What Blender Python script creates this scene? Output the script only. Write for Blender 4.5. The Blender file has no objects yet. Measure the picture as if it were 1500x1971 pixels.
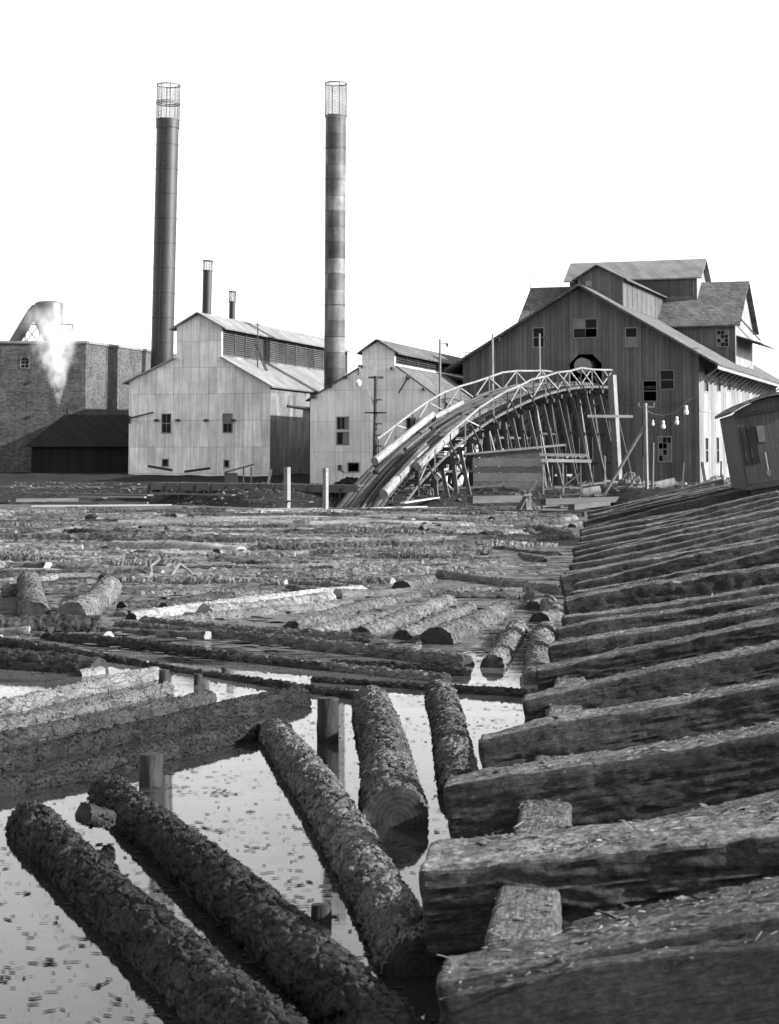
import bpy, bmesh, math, random
import numpy as np
from mathutils import Vector, Matrix

R = math.radians
S = bpy.context.scene
COL = S.collection
rnd = random.Random(7)

# ------------------------------------------------------------------ camera, world, sun, exposure
F, HC, PITCH, YH = 3600.0, 2.8, R(4.0), 890.0        # focal length in photo pixels, eye height, tilt, horizon row
PY0 = YH - F * math.tan(PITCH)
cam = bpy.data.cameras.new('camera'); cam_o = bpy.data.objects.new('camera', cam); COL.objects.link(cam_o)
cam_o.location = (0, 0, HC); cam_o.rotation_euler = (R(90) + PITCH, 0, 0)
cam.sensor_fit = 'VERTICAL'; cam.sensor_height = 36; cam.sensor_width = 36
cam.lens = F / 1971 * 36; cam.shift_y = -(985.5 - PY0) / 1971
cam.dof.use_dof = True; cam.dof.focus_distance = 35; cam.dof.aperture_fstop = 6.0
cam.clip_start = 0.1; cam.clip_end = 6000
S.camera = cam_o

SUN_EL, SUN_AZ = 25.0, 13.0                           # sun to the right, a little towards the viewer
w = bpy.data.worlds.new("World"); S.world = w; w.use_nodes = True
nt = w.node_tree; bg = nt.nodes['Background']
sky = nt.nodes.new('ShaderNodeTexSky'); sky.sky_type = 'NISHITA'; sky.sun_disc = False
sky.sun_elevation = R(SUN_EL); sky.sun_rotation = R(90 + SUN_AZ); sky.dust_density = 1.5; sky.air_density = 1.0; sky.ozone_density = 1.0
bw = nt.nodes.new('ShaderNodeRGBToBW')                # black-and-white plate
nt.links.new(sky.outputs[0], bw.inputs[0]); nt.links.new(bw.outputs[0], bg.inputs[0])
bg.inputs[1].default_value = 0.115
sl = bpy.data.lights.new('sun', 'SUN'); sl.energy = 3.0; sl.angle = R(0.5)
so = bpy.data.objects.new('sun', sl); COL.objects.link(so)
sdir = Vector((math.cos(R(SUN_AZ)) * math.cos(R(SUN_EL)), -math.sin(R(SUN_AZ)) * math.cos(R(SUN_EL)), math.sin(R(SUN_EL))))
so.rotation_euler = sdir.to_track_quat('Z', 'Y').to_euler(); so.location = (60, -20, 60)
S.view_settings.view_transform = 'Standard'; S.view_settings.look = 'None'
S.view_settings.exposure = 2.0; S.view_settings.gamma = 1
S.render.film_transparent = False
S.cycles.volume_bounces = 3; S.cycles.max_bounces = 8
S.cycles.use_denoising = True

# ------------------------------------------------------------------ pixel helpers (photo pixels -> world points)
FW = Vector((0, math.cos(PITCH), math.sin(PITCH))); UPV = Vector((0, -math.sin(PITCH), math.cos(PITCH)))
CAMP = Vector((0, 0, HC))
def ray(px, py): return Vector((1, 0, 0)) * ((px - 750) / F) + UPV * (-(py - PY0) / F) + FW
def atY(px, py, Y):
    d = ray(px, py); return CAMP + d * (Y / d.y)
def atZ(px, py, z):
    d = ray(px, py); return CAMP + d * ((z - HC) / d.z)
class Frame:
    """local frame of a building: x along its front, y into its depth, z up"""
    def __init__(s, O, a):
        s.O = O; s.a = a; s.d = Vector((math.cos(a), -math.sin(a), 0)); s.e = Vector((math.sin(a), math.cos(a), 0))
    def front(s, px, py, dep=0.0):
        o = s.O + s.e * dep; r = ray(px, py); p = CAMP + r * ((o - CAMP).dot(s.e) / r.dot(s.e)); q = p - s.O
        return (q.dot(s.d), q.z)
    def side(s, px, py, x=0.0):
        o = s.O + s.d * x; r = ray(px, py); p = CAMP + r * ((o - CAMP).dot(s.d) / r.dot(s.d)); q = p - s.O
        return (q.dot(s.e), q.z)
    def root(s, name):
        o = bpy.data.objects.new(name, None); COL.objects.link(o); o.location = s.O; o.rotation_euler = (0, 0, -s.a); return o

# ------------------------------------------------------------------ scene-graph helpers
def tag(o, label=None, cat=None, group=None, kind=None):
    if label: o['label'] = label
    if cat: o['category'] = cat
    if group: o['group'] = group
    if kind: o['kind'] = kind
    return o
def empty(name, loc, rz=0.0):
    o = bpy.data.objects.new(name, None); COL.objects.link(o); o.location = loc; o.rotation_euler = (0, 0, rz); return o
class MB:
    def __init__(s): s.v = []; s.f = []; s.m = []
    def poly(s, pts, m=0):
        b = len(s.v); s.v += [tuple(p) for p in pts]; s.f.append(tuple(range(b, b + len(pts)))); s.m.append(m); return s
    def box(s, x0, x1, y0, y1, z0, z1, m=0):
        b = len(s.v)
        s.v += [(x0,y0,z0),(x1,y0,z0),(x1,y1,z0),(x0,y1,z0),(x0,y0,z1),(x1,y0,z1),(x1,y1,z1),(x0,y1,z1)]
        for q in ((3,2,1,0),(4,5,6,7),(0,1,5,4),(1,2,6,5),(2,3,7,6),(3,0,4,7)): s.f.append(tuple(b+i for i in q)); s.m.append(m)
        return s
    def hexa(s, P, m=0):
        b = len(s.v); s.v += [tuple(p) for p in P]
        for q in ((3,2,1,0),(4,5,6,7),(0,1,5,4),(1,2,6,5),(2,3,7,6),(3,0,4,7)): s.f.append(tuple(b+i for i in q)); s.m.append(m)
        return s
    def beam(s, p, q, wd, h, up=(0,0,1), m=0):
        p = Vector(p); q = Vector(q); t = (q - p).normalized(); up = Vector(up)
        if abs(t.dot(up)) > .98: up = Vector((0,1,0))
        sd = t.cross(up).normalized() * wd / 2; u = sd.cross(t).normalized() * h / 2
        return s.hexa([p-sd-u, p+sd-u, q+sd-u, q-sd-u, p-sd+u, p+sd+u, q+sd+u, q-sd+u], m)
    def tube(s, p, q, r0, r1=None, n=12, cap=True, m=0):
        r1 = r0 if r1 is None else r1; p = Vector(p); q = Vector(q); t = (q - p).normalized()
        a = t.orthogonal().normalized(); c = t.cross(a); b = len(s.v)
        for P, r in ((p, r0), (q, r1)):
            for i in range(n):
                th = 2*math.pi*i/n; s.v.append(tuple(P + a*(r*math.cos(th)) + c*(r*math.sin(th))))
        for i in range(n):
            j = (i+1) % n; s.f.append((b+i, b+j, b+n+j, b+n+i)); s.m.append(m)
        if cap:
            s.f.append(tuple(b+i for i in reversed(range(n)))); s.m.append(m)
            s.f.append(tuple(b+n+i for i in range(n))); s.m.append(m)
        return s
    def lathe(s, prof, n=32, m=0):
        b = len(s.v)
        for r, z in prof:
            for i in range(n):
                th = 2*math.pi*i/n; s.v.append((r*math.cos(th), r*math.sin(th), z))
        for k in range(len(prof)-1):
            for i in range(n):
                j = (i+1) % n; s.f.append((b+k*n+i, b+k*n+j, b+(k+1)*n+j, b+(k+1)*n+i)); s.m.append(m)
        return s
    def build(s, name, mats, parent=None, smooth=False, bevel=0):
        me = bpy.data.meshes.new(name); me.from_pydata(s.v, [], s.f)
        for mt in (mats if isinstance(mats, (list, tuple)) else [mats]): me.materials.append(mt)
        me.polygons.foreach_set('material_index', s.m)
        if smooth: me.polygons.foreach_set('use_smooth', [True]*len(s.f))
        me.validate(); me.update()
        if smooth: me.set_sharp_from_angle(angle=R(40))
        o = bpy.data.objects.new(name, me); COL.objects.link(o)
        if parent is not None: o.parent = parent
        if bevel:
            bv = o.modifiers.new('bevel', 'BEVEL'); bv.width = bevel; bv.segments = 2; bv.limit_method = 'ANGLE'
        return o
def copy_tree(o, parent=None):
    c = o.copy(); COL.objects.link(c)
    if parent is not None: c.parent = parent
    for ch in o.children: copy_tree(ch, c)
    return c

# ------------------------------------------------------------------ materials (greys: the plate is monochrome)
def g(v): return (v, v, v, 1)
def newmat(name):
    m = bpy.data.materials.new(name); m.use_nodes = True
    return m, m.node_tree.nodes, m.node_tree.links, m.node_tree.nodes['Principled BSDF']
def mathn(N, L, op, a, b=None):
    n = N.new('ShaderNodeMath'); n.operation = op
    for i, x in enumerate((a, b)):
        if x is None: continue
        if isinstance(x, (int, float)): n.inputs[i].default_value = x
        else: L.new(x, n.inputs[i])
    return n.outputs[0]
def noise(N, L, vec, scale, detail=6, rough=.6, dist=0.0):
    n = N.new('ShaderNodeTexNoise'); n.inputs['Scale'].default_value = scale; n.inputs['Detail'].default_value = detail
    n.inputs['Roughness'].default_value = rough; n.inputs['Distortion'].default_value = dist; L.new(vec, n.inputs['Vector']); return n.outputs['Fac']
def ramp(N, L, fac, stops):
    n = N.new('ShaderNodeValToRGB'); L.new(fac, n.inputs[0]); e = n.color_ramp.elements
    while len(e) < len(stops): e.new(.5)
    for i, (p, v) in enumerate(stops): e[i].position = p; e[i].color = g(v)
    return n.outputs[0]
def mapped(N, L, scale=(1,1,1), coord='Object'):
    tc = N.new('ShaderNodeTexCoord'); mp = N.new('ShaderNodeMapping'); mp.inputs['Scale'].default_value = scale
    L.new(tc.outputs[coord], mp.inputs[0]); return mp.outputs[0]
def bumpn(N, L, h, strength, dist, prev=None):
    b = N.new('ShaderNodeBump'); b.inputs['Strength'].default_value = strength; b.inputs['Distance'].default_value = dist
    L.new(h, b.inputs['Height'])
    if prev is not None: L.new(prev, b.inputs['Normal'])
    return b.outputs[0]
def surf(name, lo, hi, stretch=(1,1,1), sc=6, rough=.85, bump=.4, bd=.02, spec=.25, big=.35, bigsc=.6, rand=.25, metal=0.0, bigstretch=(1,1,1), speck=0.0):
    """noise grain between two greys, slow stains over it, small tint change from copy to copy"""
    m, N, L, P = newmat(name)
    v = mapped(N, L, stretch); f = noise(N, L, v, sc, 9, .65, .3)
    c = ramp(N, L, f, [(.3, lo), (.72, hi)])
    b = noise(N, L, mapped(N, L, bigstretch), bigsc, 4, .6)
    b2 = ramp(N, L, b, [(.3, 1-big), (.7, 1+big*.3)])
    c = mathn(N, L, 'MULTIPLY', c, b2)
    if speck:
        s1 = noise(N, L, mapped(N, L, (.7, 1, 1)), 34, 10, .75); c = mathn(N, L, 'MULTIPLY', c, ramp(N, L, s1, [(.36, 1-speck), (.5, 1), (.64, 1+speck*1.3)]))
        ck = noise(N, L, mapped(N, L, (1.5, 34, 34)), 1.6, 6, .6, .6); c = mathn(N, L, 'MULTIPLY', c, ramp(N, L, ck, [(.33, .25), (.40, 1)]))
        f = mathn(N, L, 'ADD', mathn(N, L, 'MULTIPLY', f, .4), mathn(N, L, 'ADD', mathn(N, L, 'MULTIPLY', s1, .5), mathn(N, L, 'MULTIPLY', ck, .7)))
    oi = N.new('ShaderNodeObjectInfo'); t = mathn(N, L, 'MULTIPLY', oi.outputs['Random'], 2*rand); t = mathn(N, L, 'ADD', t, 1-rand)
    c = mathn(N, L, 'MULTIPLY', c, t)
    L.new(c, P.inputs['Base Color']); P.inputs['Roughness'].default_value = rough; P.inputs['Specular IOR Level'].default_value = spec
    P.inputs['Metallic'].default_value = metal
    if bump: L.new(bumpn(N, L, f, bump, bd), P.inputs['Normal'])
    return m
def bark_mat(name, lo, hi, sc=1.0, rand=.3):
    m, N, L, P = newmat(name)
    v = mapped(N, L, (1.0, 2.2, 2.2))
    wz = N.new('ShaderNodeTexNoise'); wz.inputs['Scale'].default_value = 5*sc; wz.inputs['Detail'].default_value = 5; L.new(v, wz.inputs['Vector'])
    mx = N.new('ShaderNodeMixRGB'); mx.inputs[0].default_value = .2; L.new(v, mx.inputs[1]); L.new(wz.outputs['Color'], mx.inputs[2])
    vo = N.new('ShaderNodeTexVoronoi'); vo.feature = 'DISTANCE_TO_EDGE'; vo.inputs['Scale'].default_value = 9*sc; L.new(mx.outputs[0], vo.inputs['Vector'])
    vc = N.new('ShaderNodeTexVoronoi'); vc.inputs['Scale'].default_value = 9*sc; L.new(mx.outputs[0], vc.inputs['Vector'])
    pl = ramp(N, L, vo.outputs[0], [(.0, 0), (.10, 1)])
    fine = noise(N, L, mapped(N, L, (1, 2.2, 2.2)), 26*sc, 9, .7)
    cellv = N.new('ShaderNodeRGBToBW'); L.new(vc.outputs['Color'], cellv.inputs[0])
    c = ramp(N, L, mathn(N, L, 'ADD', mathn(N, L, 'MULTIPLY', fine, .65), mathn(N, L, 'MULTIPLY', cellv.outputs[0], .35)), [(.28, lo), (.68, hi)])
    st = ramp(N, L, noise(N, L, mapped(N, L), .9, 4, .6), [(.32, .55), (.68, 1.15)])
    c = mathn(N, L, 'MULTIPLY', c, st)
    oi = N.new('ShaderNodeObjectInfo'); t = mathn(N, L, 'ADD', mathn(N, L, 'MULTIPLY', oi.outputs['Random'], 2*rand), 1-rand)
    L.new(mathn(N, L, 'MULTIPLY', c, t), P.inputs['Base Color']); P.inputs['Roughness'].default_value = .9; P.inputs['Specular IOR Level'].default_value = .08
    b = bumpn(N, L, pl, .4, .012); b = bumpn(N, L, fine, .8, .014, b); L.new(b, P.inputs['Normal'])
    return m
def ring_mat(name, lo, hi):
    m, N, L, P = newmat(name)
    v = mapped(N, L); sp = N.new('ShaderNodeSeparateXYZ'); L.new(v, sp.inputs[0])
    r2 = mathn(N, L, 'SQRT', mathn(N, L, 'ADD', mathn(N, L, 'POWER', sp.outputs[1], 2), mathn(N, L, 'POWER', sp.outputs[2], 2)))
    n1 = noise(N, L, v, 9, 6)
    rg = mathn(N, L, 'SINE', mathn(N, L, 'ADD', mathn(N, L, 'MULTIPLY', r2, 160), mathn(N, L, 'MULTIPLY', n1, 6)))
    c = ramp(N, L, mathn(N, L, 'ADD', mathn(N, L, 'MULTIPLY', rg, .09), n1), [(.25, lo), (.8, hi)])
    L.new(c, P.inputs['Base Color']); P.inputs['Roughness'].default_value = .9; P.inputs['Specular IOR Level'].default_value = .15
    L.new(bumpn(N, L, n1, .4, .01), P.inputs['Normal'])
    return m
def grid_mat(name, lo, hi, cw, chh, mortar, mcol, rough=.7, rib=0.0, stain=.35, streak=.3, bump=.4, off=0.0, msize=None, metal=0.0):
    """sheets or bricks laid out on wall coordinates (x+y, z)"""
    m, N, L, P = newmat(name)
    v = mapped(N, L); sp = N.new('ShaderNodeSeparateXYZ'); L.new(v, sp.inputs[0])
    u = mathn(N, L, 'ADD', sp.outputs[0], sp.outputs[1]); cb = N.new('ShaderNodeCombineXYZ'); L.new(u, cb.inputs[0]); L.new(sp.outputs[2], cb.inputs[1])
    br = N.new('ShaderNodeTexBrick'); br.offset = off; br.inputs['Scale'].default_value = 1; br.inputs['Brick Width'].default_value = cw
    br.inputs['Row Height'].default_value = chh; br.inputs['Mortar Size'].default_value = mortar; br.inputs['Color1'].default_value = g(lo); br.inputs['Color2'].default_value = g(hi)
    br.inputs['Mortar'].default_value = g(mcol); br.inputs['Bias'].default_value = 0; L.new(cb.outputs[0], br.inputs['Vector'])
    k = N.new('ShaderNodeRGBToBW'); L.new(br.outputs['Color'], k.inputs[0]); c = k.outputs[0]
    if streak:
        cs = N.new('ShaderNodeCombineXYZ'); L.new(mathn(N, L, 'MULTIPLY', u, 5), cs.inputs[0]); L.new(mathn(N, L, 'MULTIPLY', sp.outputs[2], .35), cs.inputs[1])
        c = mathn(N, L, 'MULTIPLY', c, ramp(N, L, noise(N, L, cs.outputs[0], 1.0, 7, .65), [(.3, 1-streak), (.62, 1.05)]))
    c = mathn(N, L, 'MULTIPLY', c, ramp(N, L, noise(N, L, v, .45, 6, .65), [(.3, 1-stain), (.65, 1.05)]))
    c = mathn(N, L, 'MULTIPLY', c, ramp(N, L, noise(N, L, v, 7, 5, .7), [(.25, .86), (.7, 1.06)]))
    L.new(c, P.inputs['Base Color']); P.inputs['Roughness'].default_value = rough; P.inputs['Specular IOR Level'].default_value = .25; P.inputs['Metallic'].default_value = metal
    inv = mathn(N, L, 'SUBTRACT', 1, br.outputs['Fac']); nb = bumpn(N, L, inv, bump, .012)
    if rib:
        wv = mathn(N, L, 'SINE', mathn(N, L, 'MULTIPLY', u, 2*math.pi/rib)); nb = bumpn(N, L, wv, .5, .012, nb)
    L.new(bumpn(N, L, noise(N, L, v, 14, 5), .25, .01, nb), P.inputs['Normal'])
    return m
def plain(name, v, rough=.6, metal=0.0, spec=.4):
    m, N, L, P = newmat(name); f = noise(N, L, mapped(N, L), 8, 6)
    L.new(ramp(N, L, f, [(.3, v*.75), (.7, v*1.15)]), P.inputs['Base Color']); P.inputs['Roughness'].default_value = rough
    P.inputs['Metallic'].default_value = metal; P.inputs['Specular IOR Level'].default_value = spec; return m

M_bark = bark_mat('bark_grey', .04, .155, 1, .2)
M_bark_wet = bark_mat('bark_wet', .007, .032, 1, .15)
M_bark_dark = bark_mat('bark_dark', .014, .06, 1, .2)
M_bark_pale = bark_mat('bark_pale', .10, .27)
M_bark_light = bark_mat('bark_light', .06, .19)
M_bark_far = bark_mat('bark_far', .016, .15, .7, .6)
M_end = ring_mat('cut_end_dark', .012, .045); M_end_pale = ring_mat('cut_end_pale', .12, .26)
M_peeled = surf('peeled_log', .12, .30, (1, 6, 6), 4, .8, .7, .02, big=.5, bigsc=2, rand=.15, speck=.35)
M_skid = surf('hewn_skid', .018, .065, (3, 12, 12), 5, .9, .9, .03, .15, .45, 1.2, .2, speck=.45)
M_skid_top = surf('worn_sunlit_skid_top', .05, .23, (4, 11, 11), 4, .9, 1.0, .04, .15, .55, 2.6, .2, bigstretch=(1, 2.5, 2.5), speck=.6)  # worn tops, also paled to paint sunlight onto the upward faces
M_stringer = surf('hewn_stringer', .02, .16, (3, 9, 9), 4, .9, 1.0, .04, .15, .5, 3, .1, speck=.5)
M_chip = surf('bark_chip', .05, .19, (1, 1, 1), 9, .9, .5, .01)
M_scum = surf('floating_chip', .01, .035, (1, 1, 1), 9, .9, .3, .01)
M_iron = grid_mat('white_iron_sheet', .66, .90, .76, 2.15, .014, .3, .65, .076, .32, .34, .6)
M_iron_grey = grid_mat('grey_iron_sheet', .62, .74, .66, 2.3, .01, .24, .6, .066, .2, .2, .5)
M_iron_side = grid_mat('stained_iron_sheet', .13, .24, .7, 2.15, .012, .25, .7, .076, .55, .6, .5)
M_roof_iron = grid_mat('iron_roof_sheet', .18, .26, .8, 1.6, .012, .2, .55, .08, .35, .25, .4)
M_roof_shingle = grid_mat('shingle_roof', .09, .16, .3, .22, .02, .05, .9, 0, .35, .3, .8, .5)
M_boards = grid_mat('weathered_boards', .095, .145, .32, 30, .012, .05, .9, 0, .25, .25, .8)
M_boards_pale = grid_mat('pale_boards', .17, .27, .3, 30, .012, .16, .9, 0, .25, .3, .8)  # boards in a lighter grey than those of the front wall
M_trim = surf('grey_trim', .1, .2, (1, 1, 1), 6)
M_brick = grid_mat('brick_wall', .03, .13, .32, .115, .018, .13, .9, 0, .5, .35, .9, .5)
M_dark = plain('dark_interior', .015, .9)
M_glass, N_, L_, P_ = newmat('window_glass'); P_.inputs['Base Color'].default_value = g(.010); P_.inputs['Roughness'].default_value = .25; P_.inputs['Specular IOR Level'].default_value = .08
M_glass_pale = plain('painted_reflection_pane', .13, .3)  # light base grey stands in for the reflection in some panes
M_frame = surf('window_frame', .16, .26, (1, 1, 1), 8)
M_white = surf('whitewashed_wood', .13, .28, (1, 1, 1), 6, rand=.1)
M_wood = surf('weathered_timber', .06, .14, (1, 1, 5), 5, .9, .6, .02)
M_wood_dark = surf('dark_timber', .025, .07, (1, 1, 4), 5, .9, .6, .02)
M_wood_mid = surf('grey_timber', .12, .24, (3, 3, .5), 5, .9, .5, .02)
M_tar = grid_mat('tarred_boards', .010, .02, .3, 30, .012, .006, .9, 0, .3, .35, .5)
M_pile = surf('wet_pile', .006, .03, (1, 7, 7), 5, .7, .8, .02, .3, .5, 2)
M_plank = surf('grey_plank', .05, .13, (.6, 6, 6), 4, .9, .6, .02)
M_plank_pale = surf('pale_plank', .17, .32, (.6, 6, 6), 4, .9, .4, .02)
M_stack = surf('sooty_stack_iron', .008, .03, (1, 1, .25), 3, .5, .2, .01, .45, .6, .35, .0, bigstretch=(1, 1, .5))
M_stack2 = grid_mat('banded_stack_iron', .07, .25, 60, 1.35, .03, .06, .5, 0, .8, .45, .3, 0)
M_metal = plain('dark_iron', .035, .5, .3)
M_metal_grey = plain('grey_iron', .12, .4, .3)
M_mesh = plain('cage_wire', .06, .6)
M_bulb = plain('white_glass', .6, .15)
M_rubble = surf('rubble', .05, .3, (1, 1, 1), 3, .95, .8, .05)
M_canvas = surf('dark_canvas', .05, .14, (1, 1, 1), 4)
M_car = grid_mat('freight_boards', .055, .075, .14, 30, .008, .02, .7, 0, .35, .3, .6)

# ------------------------------------------------------------------ numpy noise
def _h(ix, iy, iz, s):
    n = (ix.astype(np.int64)*374761393 + iy.astype(np.int64)*668265263 + iz.astype(np.int64)*2147483647 + s*974634777) & 0xffffffff
    n = ((n ^ (n >> 13)) * 1274126177) & 0xffffffff; n = ((n ^ (n >> 16)) * 2246822519) & 0xffffffff
    return ((n ^ (n >> 15)) & 0xffffff) / float(0xffffff)
def vn(p, s=0):
    i = np.floor(p).astype(np.int64); f = p - i; f = f*f*(3-2*f); o = 0
    for a in (0, 1):
        for b in (0, 1):
            for c in (0, 1):
                wgt = (f[:,0] if a else 1-f[:,0]) * (f[:,1] if b else 1-f[:,1]) * (f[:,2] if c else 1-f[:,2])
                o = o + wgt * _h(i[:,0]+a, i[:,1]+b, i[:,2]+c, s)
    return o
def fbm(p, oct=4, s=0):
    o = 0; a = .5; t = 0
    for k in range(oct): o = o + a*vn(p*(2**k), s+k*17); t += a; a *= .5
    return o/t
def worley(p, s=0):
    i = np.floor(p).astype(np.int64); f1 = np.full(len(p), 9.); f2 = np.full(len(p), 9.); idv = np.zeros(len(p)); ox = np.zeros(len(p))
    for a in (-1, 0, 1):
        for b in (-1, 0, 1):
            for c in (-1, 0, 1):
                X, Y, Z = i[:,0]+a, i[:,1]+b, i[:,2]+c
                q = np.stack([X+_h(X,Y,Z,s), Y+_h(X,Y,Z,s+1), Z+_h(X,Y,Z,s+2)], 1); d = np.sqrt(((q-p)**2).sum(1)); iv = _h(X,Y,Z,s+3)
                nearer = d < f1; f2 = np.where(nearer, f1, np.minimum(f2, d)); idv = np.where(nearer, iv, idv); ox = np.where(nearer, (p-q)[:,0], ox); f1 = np.where(nearer, d, f1)
    return f1, f2, idv, ox
def np_mesh(name, V, Q, mats, mi=None, smooth=True):
    me = bpy.data.meshes.new(name); nq = len(Q)
    me.vertices.add(len(V)); me.vertices.foreach_set('co', V.astype(np.float32).ravel())
    me.loops.add(nq*4); me.loops.foreach_set('vertex_index', Q.astype(np.int32).ravel())
    me.polygons.add(nq); me.polygons.foreach_set('loop_start', np.arange(0, nq*4, 4, dtype=np.int32))
    for m in mats: me.materials.append(m)
    if mi is not None: me.polygons.foreach_set('material_index', mi.astype(np.int32))
    me.polygons.foreach_set('use_smooth', np.full(nq, smooth) if mi is None else (mi != 1))
    me.update(calc_edges=True); me.validate(); return me

def stick_mesh(name, Ln, r0, r1, nu, nv, seed, kind='bark', mats=None, depth=.03, bend=.0, end_round=.0, flakes=0, fsz=.03):
    """a log (bark plates) or a hewn timber, along local x, closed ends"""
    t = np.linspace(0, 1, nv); th = np.linspace(0, 2*np.pi, nu, endpoint=False)
    T, A = np.meshgrid(t, th, indexing='ij'); T = T.ravel(); A = A.ravel(); X = (T-.5)*Ln
    base = r0 + (r1-r0)*T
    if kind == 'hewn':
        ex = 18.0; prof = (np.abs(np.cos(A))**ex + np.abs(np.sin(A))**ex)**(-1/ex); prof = np.where(np.sin(A) > 0, np.minimum(prof, 1.33), prof)
        base = base*prof
    P = np.stack([X, np.cos(A)*base, np.sin(A)*base], 1)
    if kind == 'bark':
        wp = P + .07*np.stack([fbm(P*5, 3, seed), fbm(P*5, 3, seed+5), fbm(P*5, 3, seed+9)], 1)
        f1, f2, idv, ox = worley(wp*np.array([2.6, 9, 9]), seed); e = np.clip((f2-f1)/.13, 0, 1); e = e*e*(3-2*e)
        g1, g2, idg, oy = worley(wp*np.array([6.5, 20, 20]), seed+40); e2 = np.clip((g2-g1)/.12, 0, 1)
        d = depth*(e*(.38+.35*idv) + .38*ox + e2*.26*(.3+.9*idg) + .34*oy + .55*(fbm(P*np.array([16, 40, 40]), 3, seed+3)-.5)) - depth*.5
        d = d + base*.22*(fbm(P*np.array([.8, 2.2, 2.2]), 3, seed+60)-.5)
    elif kind == 'smooth':
        d = depth*(fbm(P*np.array([3, 12, 12]), 4, seed)-.5) + base*.14*(fbm(P*np.array([1., 2, 2]), 3, seed+60)-.5)
    else:
        rg = np.abs(fbm(P*np.array([1.6, 17, 17]), 3, seed+80)*2-1); rg = np.clip(rg/.22, 0, 1)
        wv_ = P + .25*np.stack([P[:,0]*0, fbm(P*np.array([1.1, .1, .1]), 2, seed+90)-.5, fbm(P*np.array([1.3, .1, .1]), 2, seed+95)-.5], 1)
        d = depth*.8*(fbm(wv_*np.array([3, 30, 30]), 4, seed)-.5) - depth*.6*(1-rg) + depth*2.4*(fbm(P*np.array([.9, 1.2, 1.2]), 3, seed+60)-.5) + depth*.6*(fbm(P*np.array([9, 16, 16]), 4, seed+30)-.5)
    rr = base + d
    if end_round: 
        k = np.clip(np.minimum(T*Ln/end_round, (1-T)*Ln/end_round), 0, 1); rr = rr*(.72+.28*np.sqrt(1-(1-k)**2))
    cy = bend*np.sin(T*np.pi*1.0 + seed)*Ln*.02; cz = bend*.4*np.sin(T*np.pi*1.7 + seed*2)*Ln*.02
    V = np.stack([X + .03*(fbm(np.stack([A*0+seed, np.cos(A)*2, np.sin(A)*2], 1), 2, seed)-.5), np.cos(A)*rr + cy, np.sin(A)*rr + cz], 1)
    i = np.arange(nv-1)[:,None]*nu; j = np.arange(nu)[None,:]; j2 = (j+1) % nu
    Q = np.stack([i+j, i+j2, i+nu+j2, i+nu+j], 2).reshape(-1, 4)
    # end caps: three rings
    m0 = np.zeros(len(Q))
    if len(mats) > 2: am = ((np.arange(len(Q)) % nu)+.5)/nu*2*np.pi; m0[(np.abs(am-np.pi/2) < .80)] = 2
    Vs = [V]; Qs = [Q]; mi = [m0]; nb = len(V)
    for end in (0, nv-1):
        ring = V[end*nu:(end+1)*nu]; c = ring.mean(0); prev = end*nu + np.arange(nu)
        for kf in (.985, .55, .12):
            rg = c + (ring-c)*kf
            rg[:,0] = c[0] + (rg[:,0]-c[0])*(.5 if kf > .9 else 0)
            Vs.append(rg); cur = nb + np.arange(nu); nb += nu
            q = np.stack([prev, np.roll(prev,-1), np.roll(cur,-1), cur], 1); Qs.append(q[:, ::-1] if end == 0 else q); mi.append(np.ones(nu)); prev = cur
        h = nu//2; a_ = prev[:h-1]; q = np.stack([prev[np.arange(0, h-1)], prev[np.arange(1, h)], prev[(nu-1-np.arange(1, h))], prev[(nu-1-np.arange(0, h-1))]], 1)
        Qs.append(q[:, ::-1] if end == 0 else q); mi.append(np.ones(len(q)))
    if flakes:
        rf = np.random.RandomState(seed+5); nF = int(Ln*flakes); iv = rf.randint(2, nv-3, nF); ia = rf.randint(0, nu, nF); b0 = iv*nu+ia
        p0 = V[b0]; du = V[b0+nu]-V[b0-nu]; du /= np.linalg.norm(du, axis=1)[:,None]; dv = V[iv*nu+(ia+1) % nu]-p0; dv -= du*(dv*du).sum(1)[:,None]; dv /= np.linalg.norm(dv, axis=1)[:,None]
        nn = np.cross(du, dv); ra_ = p0*np.array([0,1,1]); nn *= np.sign((nn*ra_).sum(1))[:,None]
        an = rf.randn(nF)*.5; ca, sa = np.cos(an)[:,None], np.sin(an)[:,None]; d1 = du*ca+dv*sa; d2 = dv*ca-du*sa
        l = (fsz*(.35+rf.rand(nF)**2*1.3))[:,None]; w_ = l*(.35+.6*rf.rand(nF))[:,None]; lift = (l*(.03+.20*rf.rand(nF)[:,None]**3))*np.sign(rf.randn(nF))[:,None]
        j = lambda: (.7+.6*rf.rand(nF))[:,None]
        up0 = nn*(.003+np.maximum(lift, 0)); up1 = nn*(.003+np.maximum(-lift, 0))
        F4 = np.stack([p0-d1*l*j()-d2*w_*j()+up0, p0+d1*l*j()-d2*w_*j()+up1, p0+d1*l*j()+d2*w_*j()+up1, p0-d1*l*j()+d2*w_*j()+up0], 1).reshape(-1, 3)
        Vs.append(F4); Qs.append(nb+np.arange(nF*4).reshape(-1, 4)); mi.append(np.zeros(nF)); nb += nF*4
    me = np_mesh(name, np.concatenate(Vs), np.concatenate(Qs), mats, np.concatenate(mi))
    me.set_sharp_from_angle(angle=R(62)); return me
def aim(o, p, q, sc=(1,1,1)):
    p = Vector(p); q = Vector(q); o.matrix_world = Matrix.Translation((p+q)/2) @ (q-p).to_track_quat('X', 'Z').to_matrix().to_4x4() @ Matrix.Diagonal((*sc, 1)); return o
def link(name, me, parent=None):
    o = bpy.data.objects.new(name, me); COL.objects.link(o)
    if parent is not None: o.parent = parent
    return o

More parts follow.
